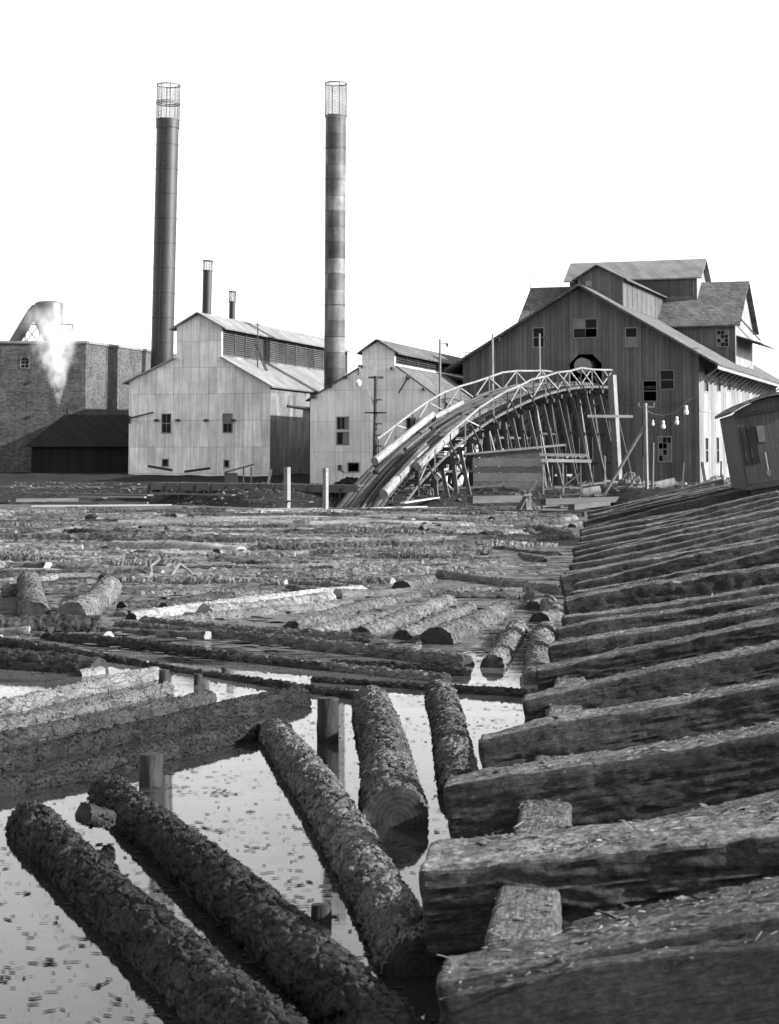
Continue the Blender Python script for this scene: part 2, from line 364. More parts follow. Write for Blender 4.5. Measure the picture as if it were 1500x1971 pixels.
# ------------------------------------------------------------------ ground and water
EDGE = lambda Y: .117*(Y-7.35)                        # pond edge of the skidway (left ends of the skids)
SKD = Vector((.993, -.116, 0)); SLOPE = .225
def skid_top(t): return .60 + SLOPE*min(t, 3.9) + max(0, t-3.9)*.06
def ground_h(x, y):
    sh = 113 + 6*math.sin(x*.05) + (14 if x < -8 else 0) * min(1, max(0, (-8-x)/8))
    k = min(1, max(0, (y - sh)/9)); k = k*k*(3-2*k)
    rise = 1.0 + .9*min(1, max(0, (y-135)/20))*min(1, max(0, (2-x)/10))
    z = -1.2 + (1.2+rise)*k
    if y < 112:
        t = (x - EDGE(y))/1.0
        if t > .55: z = max(z, skid_top(t) - .62 + min(0, (t-1.2))*.5)
    elif x > 10: z = max(z, min(1.25, -1.2+(x-10)*.6))
    return z + .08*math.sin(x*1.3+y*.7)*math.sin(x*.6-y*1.1)*k
xs = sorted(set([-1500, -700, -300, -150, -90] + [round(-70+i*1.2, 2) for i in range(117)] + [90, 150, 300, 700, 1500]))
ys = sorted(set([-300, -100, -50] + [round(-20+i*1.5, 2) for i in range(135)] + [200, 240, 300, 500, 900, 1800, 3500]))
mb = MB(); mb.v = [(x, y, ground_h(x, y)) for y in ys for x in xs]; nx = len(xs)
mb.f = [(j*nx+i, j*nx+i+1, (j+1)*nx+i+1, (j+1)*nx+i) for j in range(len(ys)-1) for i in range(nx-1)]; mb.m = [0]*len(mb.f)
M_ground = surf('trodden_earth', .008, .036, (1, 1, 1), 3, .95, .9, .08, .1, .4, .3, 0)
tag(mb.build('ground', M_ground, smooth=True), kind='structure')

m, N, L, P = newmat('pond_water')
P.inputs['Base Color'].default_value = g(.012); P.inputs['Roughness'].default_value = .035; P.inputs['IOR'].default_value = 1.55; P.inputs['Specular IOR Level'].default_value = .6
pos = mapped(N, L, (1, 1, 1)); sp = N.new('ShaderNodeSeparateXYZ'); L.new(pos, sp.inputs[0])
rip = noise(N, L, mapped(N, L, (.5, 1.6, 1)), 2.0, 4); L.new(bumpn(N, L, rip, .05, .02), P.inputs['Normal'])
dust = ramp(N, L, noise(N, L, mapped(N, L, (.55, 1, 1)), 1.1, 12, .78), [(.40, 0), (.50, 1)])
far = N.new('ShaderNodeMapRange'); far.inputs[1].default_value = 21; far.inputs[2].default_value = 34; far.inputs[3].default_value = .06; far.inputs[4].default_value = 1.0
L.new(sp.outputs[1], far.inputs[0])
scum = N.new('ShaderNodeBsdfDiffuse'); L.new(ramp(N, L, noise(N, L, pos, 30, 4), [(.3, .03), (.7, .19)]), scum.inputs[0])
mixs = N.new('ShaderNodeMixShader'); L.new(mathn(N, L, 'MULTIPLY', dust, far.outputs[0]), mixs.inputs[0])
out = N['Material Output']; L.new(P.outputs[0], mixs.inputs[1]); L.new(scum.outputs[0], mixs.inputs[2]); L.new(mixs.outputs[0], out.inputs[0])
M_water = m
tag(MB().poly([(-1500, -300, 0), (400, -300, 0), (400, 150, 0), (-1500, 150, 0)]).build('pond_water', M_water), kind='structure')

# ------------------------------------------------------------------ building helpers
def strip_wall(mb, x0, x1, z0, prof, holes=(), y=0.0, axis='x', th=.12, m=0):
    """wall in the plane y=const (axis x) or x=const (axis y) under a roof profile, with real openings and reveals"""
    def P(u, z, dp=0): return (u, y+dp, z) if axis == 'x' else (y-dp, u, z)
    def top(x):
        for (a, za), (b, zb) in zip(prof, prof[1:]):
            if a <= x <= b: return za + (zb-za)*(x-a)/max(b-a, 1e-9)
        return prof[-1][1]
    br = sorted(set([x0, x1] + [p[0] for p in prof if x0 < p[0] < x1] + [h[0] for h in holes] + [h[1] for h in holes]))
    br = [b for b in br if x0-1e-6 <= b <= x1+1e-6]
    for a, b in zip(br, br[1:]):
        if b-a < 1e-4: continue
        mid = (a+b)/2; z = z0
        ta, tb = top(a+1e-7), top(b-1e-7)
        for h in sorted([h for h in holes if h[0] < mid < h[1]], key=lambda h: h[2]):
            if h[2] > z+1e-5: mb.poly([P(a,z), P(b,z), P(b,h[2]), P(a,h[2])], m)
            z = h[3]
        mb.poly([P(a,z), P(b,z), P(b,tb), P(a,ta)], m)
    for h in holes:
        for (ua, za, ub, zb) in ((h[0],h[2],h[1],h[2]), (h[1],h[2],h[1],h[3]), (h[1],h[3],h[0],h[3]), (h[0],h[3],h[0],h[2])):
            mb.poly([P(ua,za), P(ub,zb), P(ub,zb,th), P(ua,za,th)], m)
def window(par, h, y=0.0, axis='x', nx=2, nz=2, fr=.06, lite=(), broken=(), sill=True, label=None, dp=.06):
    """frame and glazing set back inside an opening"""
    x0, x1, z0, z1 = h; mf = MB(); mp = MB()
    def B(mm, a, b, c, d, e0, e1, mi=0):
        if axis == 'x': mm.box(a, b, y+e0, y+e1, c, d, mi)
        else: mm.box(y-e1, y-e0, a, b, c, d, mi)
    B(mf, x0-fr, x0+.02, z0-fr, z1+fr, -.03, .02); B(mf, x1-.02, x1+fr, z0-fr, z1+fr, -.03, .02)
    B(mf, x0+.02, x1-.02, z1-.02, z1+fr, -.03, .02); B(mf, x0+.02, x1-.02, z0-fr, z0+.02, -.05 if sill else -.03, .02)
    dx = (x1-x0)/nx; dz = (z1-z0)/nz
    for i in range(1, nx): B(mf, x0+i*dx-.015, x0+i*dx+.015, z0+.02, z1-.02, dp-.03, dp-.005)
    for k in range(1, nz):
        t = .03 if nz == 2 or k == nz//2 else .015
        B(mf, x0+.02, x1-.02, z0+k*dz-t, z0+k*dz+t, dp-.034, dp-.002)
    for i in range(nx):
        for k in range(nz):
            if (i, k) in broken: continue
            B(mp, x0+i*dx+.004, x0+(i+1)*dx-.004, z0+k*dz+.004, z0+(k+1)*dz-.004, dp, dp+.01, 1 if (i, k) in lite else 0)
    wo = mf.build('window', M_frame, par)
    if label: wo['label'] = label
    if mp.f: mp.build('pane', [M_glass, M_glass_pale], wo)
    return wo
def roof_slab(par, xa, za, xb, zb, y0, y1, th, mat, name='roof'):
    n = Vector((-(zb-za), 0, xb-xa)).normalized() * th
    if n.z < 0: n = -n
    P = [Vector((xa,y0,za)), Vector((xb,y0,zb)), Vector((xb,y1,zb)), Vector((xa,y1,za))]
    return MB().hexa([*P, *[p+n for p in P]]).build(name, mat, par)
def louvres(par, u0, u1, z0, z1, x, axis='y', npan=6, mat=None, dark=True, lean=0, broken=None):
    """slatted panels in a wall; every panel is a part of its own"""
    for k in range(npan):
        a = u0+(u1-u0)*k/npan; b = u0+(u1-u0)*(k+1)/npan; mb = MB(); n = max(3, int((z1-z0)/.16))
        def B(p, q, c, d, e0, e1, tilt=0):
            if axis == 'y': mb.hexa([(x+e0,p,c),(x+e1,p,c-tilt),(x+e1,q,c-tilt),(x+e0,q,c),(x+e0,p,d),(x+e1,p,d-tilt),(x+e1,q,d-tilt),(x+e0,q,d)])
            else: mb.hexa([(p,x-e1,c-tilt),(q,x-e1,c-tilt),(q,x-e0,c),(p,x-e0,c),(p,x-e1,d-tilt),(q,x-e1,d-tilt),(q,x-e0,d),(p,x-e0,d)])
        B(a, a+.05, z0, z1, 0, .09); B(b-.05, b, z0, z1, 0, .09)
        for i in range(n):
            zc = z0 + (i+.7)*(z1-z0)/n; B(a+.05, b-.05, zc, zc+.02, -.02, .07, .07)
        mb.build('louvre_panel', mat or M_trim, par)

# ------------------------------------------------------------------ white corrugated boiler house (left)
fr = Frame(atY(520, 912, 150), R(16)); bh = fr.root('boiler_house')
tag(bh, 'white sheet iron building with raised slatted roof monitor beside the tall dark stack', 'factory building')
f = fr.front
xl = f(249, 740)[0]; ze_l = f(249, 735)[1]; ze_r = f(520, 743)[1]; ml, mzb = f(340, 690); mr, _ = f(427, 688); ax, az = f(383, 603); mze = f(340, 630)[1]; xr = 0.0
prof = [(xl, ze_l), (ml, mzb), (ml+1e-4, mze), (ax, az-.1), (mr, mze), (mr+1e-4, mzb), (xr, ze_r)]
def hole(F_, x0, y0, x1, y1, dep=0): a = F_(x0, y1, dep); b = F_(x1, y0, dep); return (a[0], b[0], a[1], b[1])
hs = [hole(f, 312, 797, 329, 833), hole(f, 430, 797, 447, 832), hole(f, 313, 884, 324, 897), hole(f, 432, 886, 441, 899)]
mb = MB(); strip_wall(mb, xl, xr, -1.5, prof, hs); mb.build('front_wall', M_iron, bh)
D = 34
mb = MB(); sdh = fr.side(580, 812)[0]
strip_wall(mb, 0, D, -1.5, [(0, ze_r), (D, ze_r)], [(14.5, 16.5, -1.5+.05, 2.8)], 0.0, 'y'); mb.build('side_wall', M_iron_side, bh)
MB().poly([(xl,0,-1.5),(xl,0,ze_l),(xl,D,ze_l),(xl,D,-1.5)]).poly([(xl,D,-1.5),(0,D,-1.5),(0,D,ze_r),(mr,D,mzb),(mr,D,mze),(ax,D,az),(ml,D,mze),(ml,D,mzb),(xl,D,ze_l)]).build('back_wall', M_iron, bh)
window(bh, hs[0], nx=2, nz=2); window(bh, hs[1], nx=2, nz=2, lite=[(0,1),(1,1)]); window(bh, hs[2], nx=1, nz=1); window(bh, hs[3], nx=1, nz=1)
ov = .45; sl_ = (mzb-ze_l)/(ml-xl)
roof_slab(bh, ml, mzb, xl-ov, ze_l-ov*sl_, -.4, D, .12, M_roof_iron); sr_ = (mzb-ze_r)/(xr-mr)
roof_slab(bh, mr, mzb, xr+ov*.6, ze_r-ov*.6*sr_, -.4, D, .12, M_roof_iron)
sm = (az-mze)/(ax-ml)
roof_slab(bh, ax, az, ml-ov, mze-ov*sm, -.45, D, .1, M_roof_iron, 'monitor_roof'); roof_slab(bh, ax, az, mr+ov, mze-ov*sm, -.45, D, .1, M_roof_iron, 'monitor_roof')
MB().poly([(mr,0,mzb),(mr,.25,mzb),(mr,.25,mze),(mr,0,mze)]).poly([(ml,0,mzb),(ml,D,mzb),(ml,D,mze),(ml,0,mze)]).build('monitor_wall', M_iron, bh); MB().box(mr-.02,mr+.05,.25,D,mzb,mzb+.25).build('monitor_sill', M_iron_side, bh)
louvres(bh, .25, D, mzb+.25, mze-.12, mr, npan=13, mat=M_plank)
# pipe arms and small fittings on the front
for (xa, ya, xb, yb) in ((251, 805, 300, 794),):
    a = f(xa, ya); b = f(xb, yb); MB().beam((a[0], -.12, a[1]), (b[0], -.5, b[1]), .09, .12).beam((a[0],-.1,a[1]-.45),(a[0],-.1,a[1]+.2),.12,.12).build('swing_arm', M_metal, bh)
for px in (303, 344, 398, 451):
    a = f(px, 809); MB().box(a[0]-.18, a[0]+.18, -.3, 0.0, a[1]-.07, a[1]+.07).box(a[0]-.05, a[0]+.2, -.36, -.3, a[1]-.1, a[1]+.1).build('insulator_bracket', M_metal, bh)
a = fr.side(552, 783); MB().beam((.1, a[0], a[1]+.1), (.35, a[0]+9, a[1]), .1, .14).build('eave_beam', M_wood_dark, bh)
# ladder on the lower roof
a = fr.front(478, 700, 5)
lx = (mr+xr)/2 - .35; lz = mzb-(lx-mr)*sr_ + .15
root = empty('roof_ladder', fr.O + fr.d*lx + fr.e*6 + Vector((0,0,lz)), -fr.a)
tag(root, 'dark wooden ladder leaning on the monitor of the white sheet iron building', 'ladder')
top_ = Vector((-1.0, 0, 2.3)); mb = MB()
for yy in (-.22, .22): MB().beam((0, yy, -.1), top_ + Vector((0, yy, 0)), .07, .09).build('ladder_rail', M_wood_dark, root)
for k in range(1, 8): mb.beam(top_*(k/8) + Vector((0,-.22,0)), top_*(k/8) + Vector((0,.22,0)), .05, .05)
mb.build('rungs', M_wood_dark, root)
rp = bpy.data.objects.new('roof_pole', None)
o = MB().tube((0,0,-.3),(0,0,4.0),.06,.04,8).beam((-.15,0,3.75),(.15,0,3.75),.08,.08).build('roof_pole', M_wood_dark); o.location = fr.O + fr.d*(lx-.55) + fr.e*5.2 + Vector((0,0,lz+.1))
tag(o, 'thin dark pole standing on the white building roof next to the ladder', 'pole')
BH = fr

# ------------------------------------------------------------------ grey iron engine house (middle)
fr = Frame(atY(597, 930, 140), R(16)); eh = fr.root('engine_house'); f = fr.front
tag(eh, 'grey sheet iron gabled building with small roof monitor behind the curved log ramp', 'factory building')
xl = 0.0; xr = f(856, 930)[0]; ze_l = f(597, 768)[1]; ze_r = f(856, 775)[1]; ml, mzb = f(697, 706); mr, mzb2 = f(760, 712); ax, az = f(727, 655); mze = f(697, 677)[1]
prof = [(xl, ze_l), (ml, mzb), (ml+1e-4, mze), (ax, az-.1), (mr, mze), (mr+1e-4, mzb), (xr, ze_r)]
hs = [hole(f, 649, 803, 671, 826), hole(f, 649, 832, 671, 855), hole(f, 670, 891, 691, 908), hole(f, 783, 805, 800, 850)]
mb = MB(); strip_wall(mb, xl, xr, -1.5, prof, hs); mb.build('front_wall', M_iron_grey, eh)
D = 30
MB().poly([(xr,0,-1.5),(xr,D,-1.5),(xr,D,ze_r),(xr,0,ze_r)]).poly([(xl,0,-1.5),(xl,0,ze_l),(xl,D,ze_l),(xl,D,-1.5)]).poly([(xl,D,-1.5),(xr,D,-1.5),(xr,D,ze_r),(mr,D,mzb),(mr,D,mze),(ax,D,az),(ml,D,mze),(ml,D,mzb),(xl,D,ze_l)]).build('side_wall', M_iron_grey, eh)
window(eh, hs[0], nx=3, nz=1, lite=[(2,0)]); window(eh, hs[1], nx=2, nz=1, lite=[(1,0)]); window(eh, hs[2], nx=1, nz=1, broken=[(0,0)]); window(eh, hs[3], nx=2, nz=2)
sl_ = (mzb-ze_l)/(ml-xl); sr_ = (mzb-ze_r)/(xr-mr); sm = (az-mze)/(ax-ml)
roof_slab(eh, ml, mzb, xl-.3, ze_l-.3*sl_, -.12, D, .1, M_roof_shingle); roof_slab(eh, mr, mzb, xr+.4, ze_r-.4*sr_, .03, D, .1, M_roof_shingle)
roof_slab(eh, ax, az, ml-.3, mze-.3*sm, -.3, D, .1, M_roof_shingle, 'monitor_roof'); roof_slab(eh, ax, az, mr+.35, mze-.35*sm, -.3, D, .1, M_roof_shingle, 'monitor_roof')
MB().poly([(mr,0,mzb),(mr,.3,mzb),(mr,.3,mze),(mr,0,mze)]).poly([(ml,0,mzb),(ml,D,mzb),(ml,D,mze),(ml,0,mze)]).box(mr-.02,mr+.05,.3,D,mzb,mzb+.2).build('monitor_wall', M_iron_grey, eh)
louvres(eh, .3, D, mzb+.2, mze-.1, mr, npan=10, mat=M_wood_dark)
for px, py in ((608, 765), (638, 745), (667, 727), (696, 706), (757, 710), (818, 750), (852, 772)):
    a = f(px, py); MB().beam((a[0], -.5, a[1]+.02), (a[0], .1, a[1]+.02), .16, .2).build('purlin_end', M_wood_dark, eh)
a = f(787, 728); b = f(770, 757); MB().beam((a[0], -.3, a[1]), (b[0], -.35, b[1]), .1, .1).beam((a[0]+.1,-.5,a[1]+.1),(a[0]-.1,0.0,a[1]),.3,.2).build('hoist_arm', M_metal, eh)
a = f(655, 900); MB().box(a[0]-.12, a[0]+.12, -.2, 0, a[1]-.2, a[1]+.2).tube((a[0],-.1,a[1]-.1),(a[0]+.4,-.25,a[1]-.4),.05,.05,8).build('pipe_fitting', M_metal, eh)
EH = fr

# ------------------------------------------------------------------ timber saw mill (right)
fr = Frame(atY(1348, 935, 145), R(19)); sm_ = fr.root('saw_mill'); f = fr.front
tag(sm_, 'large weathered board saw mill with broad gable where the log ramp enters', 'saw mill')
xl = f(892, 935)[0]; xr = 0.0; ax, az = f(1118, 552); zer = f(1348, 682)[1]; zel = zer
hO = hole(f, 1097, 681, 1158, 742)
hs = [hole(f, 1027, 631, 1047, 668), hole(f, 1105, 614, 1149, 650), hole(f, 1205, 631, 1226, 667), hole(f, 1239, 733, 1264, 772), hole(f, 1272, 713, 1297, 749), hole(f, 1268, 841, 1292, 888), hO]
mb = MB(); prof = [(xl, zel), (ax, az), (xr, zer)]
strip_wall(mb, xl, xr, -1.2, prof, hs)
c = .75                                               # chamfered upper corners of the log opening
mb.poly([(hO[0],.004,hO[3]-c),(hO[0]+c,.004,hO[3]),(hO[0],.004,hO[3])]).poly([(hO[1],.004,hO[3]-c),(hO[1],.004,hO[3]),(hO[1]-c,.004,hO[3])])
zs1 = f(1100, 675)[1]; zs2 = f(1240, 777)[1]
x = xl+.2
while x < xr-.1:                                      # battens, interrupted at the openings
    zt = az - abs(x-ax)*(az-zer)/(xr-ax) - .1; segs = [(-1.2, zs2-.05), (zs2+.05, zs1-.05), (zs1+.05, zt)]
    for za, zb in segs:
        cuts = sorted([(h[2]-.12, h[3]+.12) for h in hs if h[0]-.12 < x < h[1]+.12]); z = za
        for c0, c1 in cuts + [(zb, zb)]:
            e_ = min(c0, zb)
            if e_ > z+.05: mb.box(x-.028, x+.028, -.022, 0, z, e_)
            z = max(z, c1)
    x += rnd.uniform(.42, .50)
mb.box(xl, xr, -.04, 0, zs1-.03, zs1+.03).box(xl, xr, -.04, 0, zs2-.03, zs2+.03)
mb.build('front_wall', M_boards, sm_)
window(sm_, hs[0], nx=1, nz=2); window(sm_, hs[1], nx=2, nz=2, lite=[(0,1)], broken=[(1,0)]); window(sm_, hs[2], nx=1, nz=2, lite=[(0,0)])
window(sm_, hs[3], nx=1, nz=2, broken=[(0,0),(0,1)]); window(sm_, hs[4], nx=1, nz=2); window(sm_, hs[5], nx=3, nz=4, lite=[(0,3),(2,2),(2,1),(0,1),(1,0),(2,0)], broken=[(0,2),(1,2)])
D = 46
sd = fr.side
shs = []
for px in (1359, 1383, 1403, 1424, 1445):
    y_, z_ = sd(px, 727); shs.append((y_-.95, y_+.95, z_-1.1, z_+.9))
for px, pa, pb in ((1361, 843, 890), (1382, 842, 891), (1402, 856, 891)):
    y_, z_ = sd(px, pb); z2 = sd(px, pa)[1]; shs.append((y_-.6, y_+.6, z_, z2))
zse = zer-.1
mb = MB(); strip_wall(mb, 0, D, -1.2, [(0, zse), (D, zse)], shs, 0.0, 'y'); 
y = .35
while y < D:
    if not any(h[0]-.1 < y < h[1]+.1 for h in shs): mb.box(0, .02, y-.03, y+.03, -1.2, zse)
    y += .52
zsm = sd(1360, 792)[1]; mb.box(0, .04, 0, D, zsm-.04, zsm+.04)
mb.build('side_wall', M_boards_pale, sm_)
for h in shs: window(sm_, h, y=0.0, axis='y', nx=1, nz=2)
MB().poly([(xl,0,-1.2),(xl,0,zel),(xl,D,zel),(xl,D,-1.2)]).poly([(xl,D,-1.2),(0,D,-1.2),(0,D,zer),(ax,D,az),(xl,D,zel)]).build('back_wall', M_boards, sm_)
MB().box(xl+.3, -.3, 4.0, 4.1, -1.0, hO[2]).box(xl+.3, -.3, .3, 4.1, hO[2]-.35, hO[2]-.1).build('saw_floor', M_wood_dark, sm_)
sr = (az-zer)/(xr-ax); ovx = f(1385, 699)[0]
roof_slab(sm_, ax, az, ovx, az-(ovx-ax)*sr, -.9, D, .16, M_roof_shingle); lx_ = f(862, 702)[0]; roof_slab(sm_, ax, az, lx_, az-(ax-lx_)*sr, -.9, D, .16, M_roof_shingle)
zf = az-(ovx-ax)*sr; MB().box(ovx-.05, ovx+.03, -.9, D, zf-.25, zf-.01).build('fascia', M_white, sm_)
for k in range(18):                                    # eave brackets on the sunny side
    y_ = .2 + k*2.4; MB().beam((.02, y_, zf-1.15), (ovx-.12, y_, zf-.12), .1, .12).build('eave_bracket', M_white, sm_)
# long monitor on the ridge
dm = 5.0
gm = lambda px, py: fr.front(px, py, dm)
mxl = gm(1112, 540)[0]; mxr = gm(1198, 540)[0]; max_, maz = gm(1150, 512); mze = gm(1198, 534)[1]; mzb = az-1.9; Dm = 21
mb = MB(); strip_wall(mb, mxl, mxr, mzb, [(mxl, mze), (max_, maz-.05), (mxr, mze)], [hole(fr.front, 1127, 540, 1140, 551, dm)], dm); mb.poly([(mxl,dm,mzb),(mxl,dm,mze),(mxl,dm+Dm,mze),(mxl,dm+Dm,mzb)])
mb.build('monitor_wall', M_boards, sm_)
h_ = hole(fr.front, 1127, 540, 1140, 551, dm); MB().box(h_[0]+.005, h_[1]-.005, dm+.03, dm+.06, h_[2]+.005, h_[3]-.005).build('monitor_hatch', M_plank_pale, sm_)
smm = (maz-mze)/(max_-mxl)
roof_slab(sm_, max_, maz, mxl-.35, mze-.35*smm, dm-.4, dm+Dm, .1, M_roof_shingle, 'monitor_roof'); roof_slab(sm_, max_, maz, mxr+.45, mze-.45*smm, dm-.4, dm+Dm, .1, M_roof_shingle, 'monitor_roof')
louvres(sm_, dm, dm+Dm*.85, mzb+.2, mze-.05, mxr, npan=9, mat=M_white)
MB().box(mxr-.05, mxr-.03, dm, dm+Dm*.85, mzb, mze).build('monitor_back_board', M_boards_pale, sm_)
# transverse loft behind, with its own lantern
def transverse(dc, half, pxl, pxr, pyr, pye, zlow, mat, mroof, nlouv=0, overh=.5):
    x0, zr = fr.front(pxl, pyr, dc); x1, _ = fr.front(pxr, pyr, dc); ze = fr.front(pxr, pye, dc-half)[1]
    mb = MB().poly([(x0,dc-half,zlow),(x1,dc-half,zlow),(x1,dc-half,ze),(x0,dc-half,ze)]).poly([(x0,dc+half,zlow),(x0,dc+half,ze),(x1,dc+half,ze),(x1,dc+half,zlow)])
    mb.build('loft_wall', mat, sm_)
    for X in (x0, x1): MB().poly([(X,dc-half,zlow),(X,dc+half,zlow),(X,dc+half,ze),(X,dc,zr-.05),(X,dc-half,ze)]).build('loft_gable', M_boards_pale, sm_)
    s = (zr-ze)/half; th = .12
    for sg in (-1, 1):
        yb = dc+sg*(half+overh); zb = ze-overh*s
        P = [(x0-.5,dc,zr),(x1+.5,dc,zr),(x1+.5,yb,zb),(x0-.5,yb,zb)]
        if sg < 0: P = [P[3], P[2], P[1], P[0]]
        MB().hexa([*P, *[(p[0],p[1],p[2]+th) for p in P]]).build('loft_roof', mroof, sm_)
    return x0, x1, ze, zr
x0, x1, ze, zr = transverse(25, 5.5, 1032, 1432, 556, 620, 6, M_boards, M_roof_shingle)
h_ = (x1-1.6, x1-.6, ze-2.1, ze-.7); wq = window(sm_, h_, y=19.42, nx=3, nz=4, lite=[(0,0),(1,1),(2,3),(0,2)])
MB().beam((x1+.6, 19, ze+.2), (x1+.6, 31, ze-.9), .1, .1).build('loft_awning_beam', M_wood_dark, sm_)
MB().hexa([(x1+.01,20,ze-1.2),(x1+2.2,20,ze-1.9),(x1+2.2,30,ze-1.9),(x1+.01,30,ze-1.2),(x1+.01,20,ze-1.1),(x1+2.2,20,ze-1.8),(x1+2.2,30,ze-1.8),(x1+.01,30,ze-1.1)]).build('loft_awning', M_roof_shingle, sm_)
x0, x1, ze, zr2 = transverse(25, 2.4, 1108, 1350, 509, 531, zr-1.6, M_boards, M_roof_iron, overh=.35)
louvres(sm_, x0+.3, x1-.3, fr.front(1300, 569, 22.6)[1], ze-.1, 22.6, 'x', 9, M_wood)
mbp = MB().tube((0,0,-1),(0,0,2.6),.05,.03,6); o = mbp.build('flag_pole', M_wood_dark); qx, qz = fr.front(1021, 565, 20); o.location = fr.O + fr.d*qx + fr.e*20 + Vector((0,0,qz-1.2))
tag(o, 'thin dark rod rising behind the left slope of the saw mill roof', 'rod')
SM = fr
# pipe lying through the opening: the end of a log already hauled in
me = stick_mesh('log', 5.0, .62, .6, 48, 60, 5, 'smooth', [M_peeled, M_end_pale], .02)
xo = (hO[0]+hO[1])/2; o = link('log', me); p = fr.O + fr.d*(xo-.15) + Vector((0,0,hO[3]-.95)); aim(o, p - fr.e*.6, p + fr.e*4.4)
tag(o, 'big pale peeled log entering the dark opening at the top of the ramp', 'log')

# ------------------------------------------------------------------ brick boiler building at the left edge
fr = Frame(atY(163, 915, 168), 0.0); bk = fr.root('brick_building'); f = fr.front
tag(bk, 'long brick building with flat parapet behind the plume of steam', 'brick building')
zt = f(163, 661)[1]; xl = -26; D = 30
hA = hole(f, 40, 688, 56, 708)
mb = MB(); strip_wall(mb, xl, 0, -3, [(xl, zt), (0, zt)], [hA]); mb.build('front_wall', M_brick, bk)
K = math.tan(R(18)); mb = MB().poly([(0,0,-3),(D*K,D,-3),(D*K,D,zt),(0,0,zt)]); mb.build('side_wall', M_brick, bk)
MB().box(xl, .12, -.12, .3, zt, zt+.22).hexa([(-.3,.3,zt),(.22,.3,zt),(.12+D*K,D,zt),(-.4+D*K,D,zt),(-.3,.3,zt+.22),(.22,.3,zt+.22),(.12+D*K,D,zt+.22),(-.4+D*K,D,zt+.22)]).build('parapet_coping', M_trim, bk)
MB().poly([(xl,.3,zt-.4),(-.1,.3,zt-.4),(-.1+D*K,D,zt-.4),(xl,D,zt-.4)]).build('flat_roof', M_roof_shingle, bk)
mb = MB(); cx = (hA[0]+hA[1])/2; rr = (hA[1]-hA[0])/2; n = 10
for i in range(n):
    a0 = math.pi*i/n; a1 = math.pi*(i+1)/n
    mb.hexa([(cx+rr*math.cos(t)*k, yy, hA[3]-rr+rr*math.sin(t)*k) for yy in (-.05, .05) for (t, k) in ((a0,1),(a0,1.35),(a1,1.35),(a1,1))])
mb.box(hA[0],hA[1],.1,.12,hA[2],hA[3]).build('arched_window', [M_brick], bk)
window(bk, hA, nx=2, nz=3)
for px, py in ((57, 735), (58, 802), (220, 700)):
    a = f(px, py); MB().tube((a[0],-.1,a[1]),(a[0],0.02,a[1]),.16,.16,8).build('tie_plate', M_metal, bk)
# low dark shed in front of the brick wall, with the steam pipe on its roof
YS_ = 160.0; sp0 = atY(60, 912, YS_); sp1 = atY(256, 912, YS_); kS = YS_/F; shd = empty('dark_shed', sp0); tag(shd, 'low black tarred shed with hipped roof before the brick building', 'shed')
Ws = sp1.x-sp0.x; zE = (912-858)*kS; zR = (912-797)*kS; xr_ = (110-60)*kS
MB().box(0, Ws, 0, 6.5, -2, zE).build('wall', M_tar, shd)
o_ = .55; MB().poly([(-o_,-o_,zE-.1),(Ws,-o_,zE-.1),(Ws,3.2,zR),(xr_,3.2,zR)]).poly([(-o_,6.9,zE-.1),(-o_,-o_,zE-.1),(xr_,3.2,zR)]).poly([(Ws,6.9,zE-.1),(-o_,6.9,zE-.1),(xr_,3.2,zR),(Ws,3.2,zR)]).poly([(-o_,-o_,zE-.1),(-o_,6.9,zE-.1),(Ws,6.9,zE-.1),(Ws,-o_,zE-.1)]).poly([(Ws,-o_,zE-.1),(Ws,6.9,zE-.1),(Ws,3.2,zR)]).build('roof', M_tar, shd)
MB().tube((xr_+.25,3.0,zR-.5),(xr_+.25,3.0,zR+.55),.09,.09,10).build('steam_pipe', M_metal, shd)
# dust cyclone on the roof, its duct and its stand
cp = atY(94, 640, 172); cy = empty('dust_cyclone', cp); tag(cy, 'round iron dust collector with bent duct above the brick building roof', 'dust collector')
s_ = 172/F
MB().lathe([(.02,2.95),(.7,2.9),(1.25,2.75),(1.35,2.6),(1.35,.9),(.35,-1.0),(.3,-1.3)], 32).build('cyclone_body', M_metal_grey, cy, True)
MB().tube((-.6,0,2.45),(-1.5,0,1.9),.55,.55,16).tube((-1.4,0,2.0),(-3.2,0,-1.0),.55,.5,16).build('duct', M_metal_grey, cy, True)
mb = MB()
for xx in (-2.2, -.9, 1.1, 2.3): mb.beam((xx, 0, -1.2), (xx*.95, 0, .8), .1, .1)
for a, b in (((-2.2,0,.7),(2.3,0,.7)), ((-2.2,0,-1.0),(-.9,0,.7)), ((-.9,0,-1.0),(-2.2,0,.7)), ((1.1,0,-1.0),(2.3,0,.7)), ((2.3,0,-1),(1.1,0,.7)), ((-2.2,-.9,.7),(2.3,-.9,.7))): mb.beam(a, b, .07, .09)
mb.build('stand', M_metal, cy)
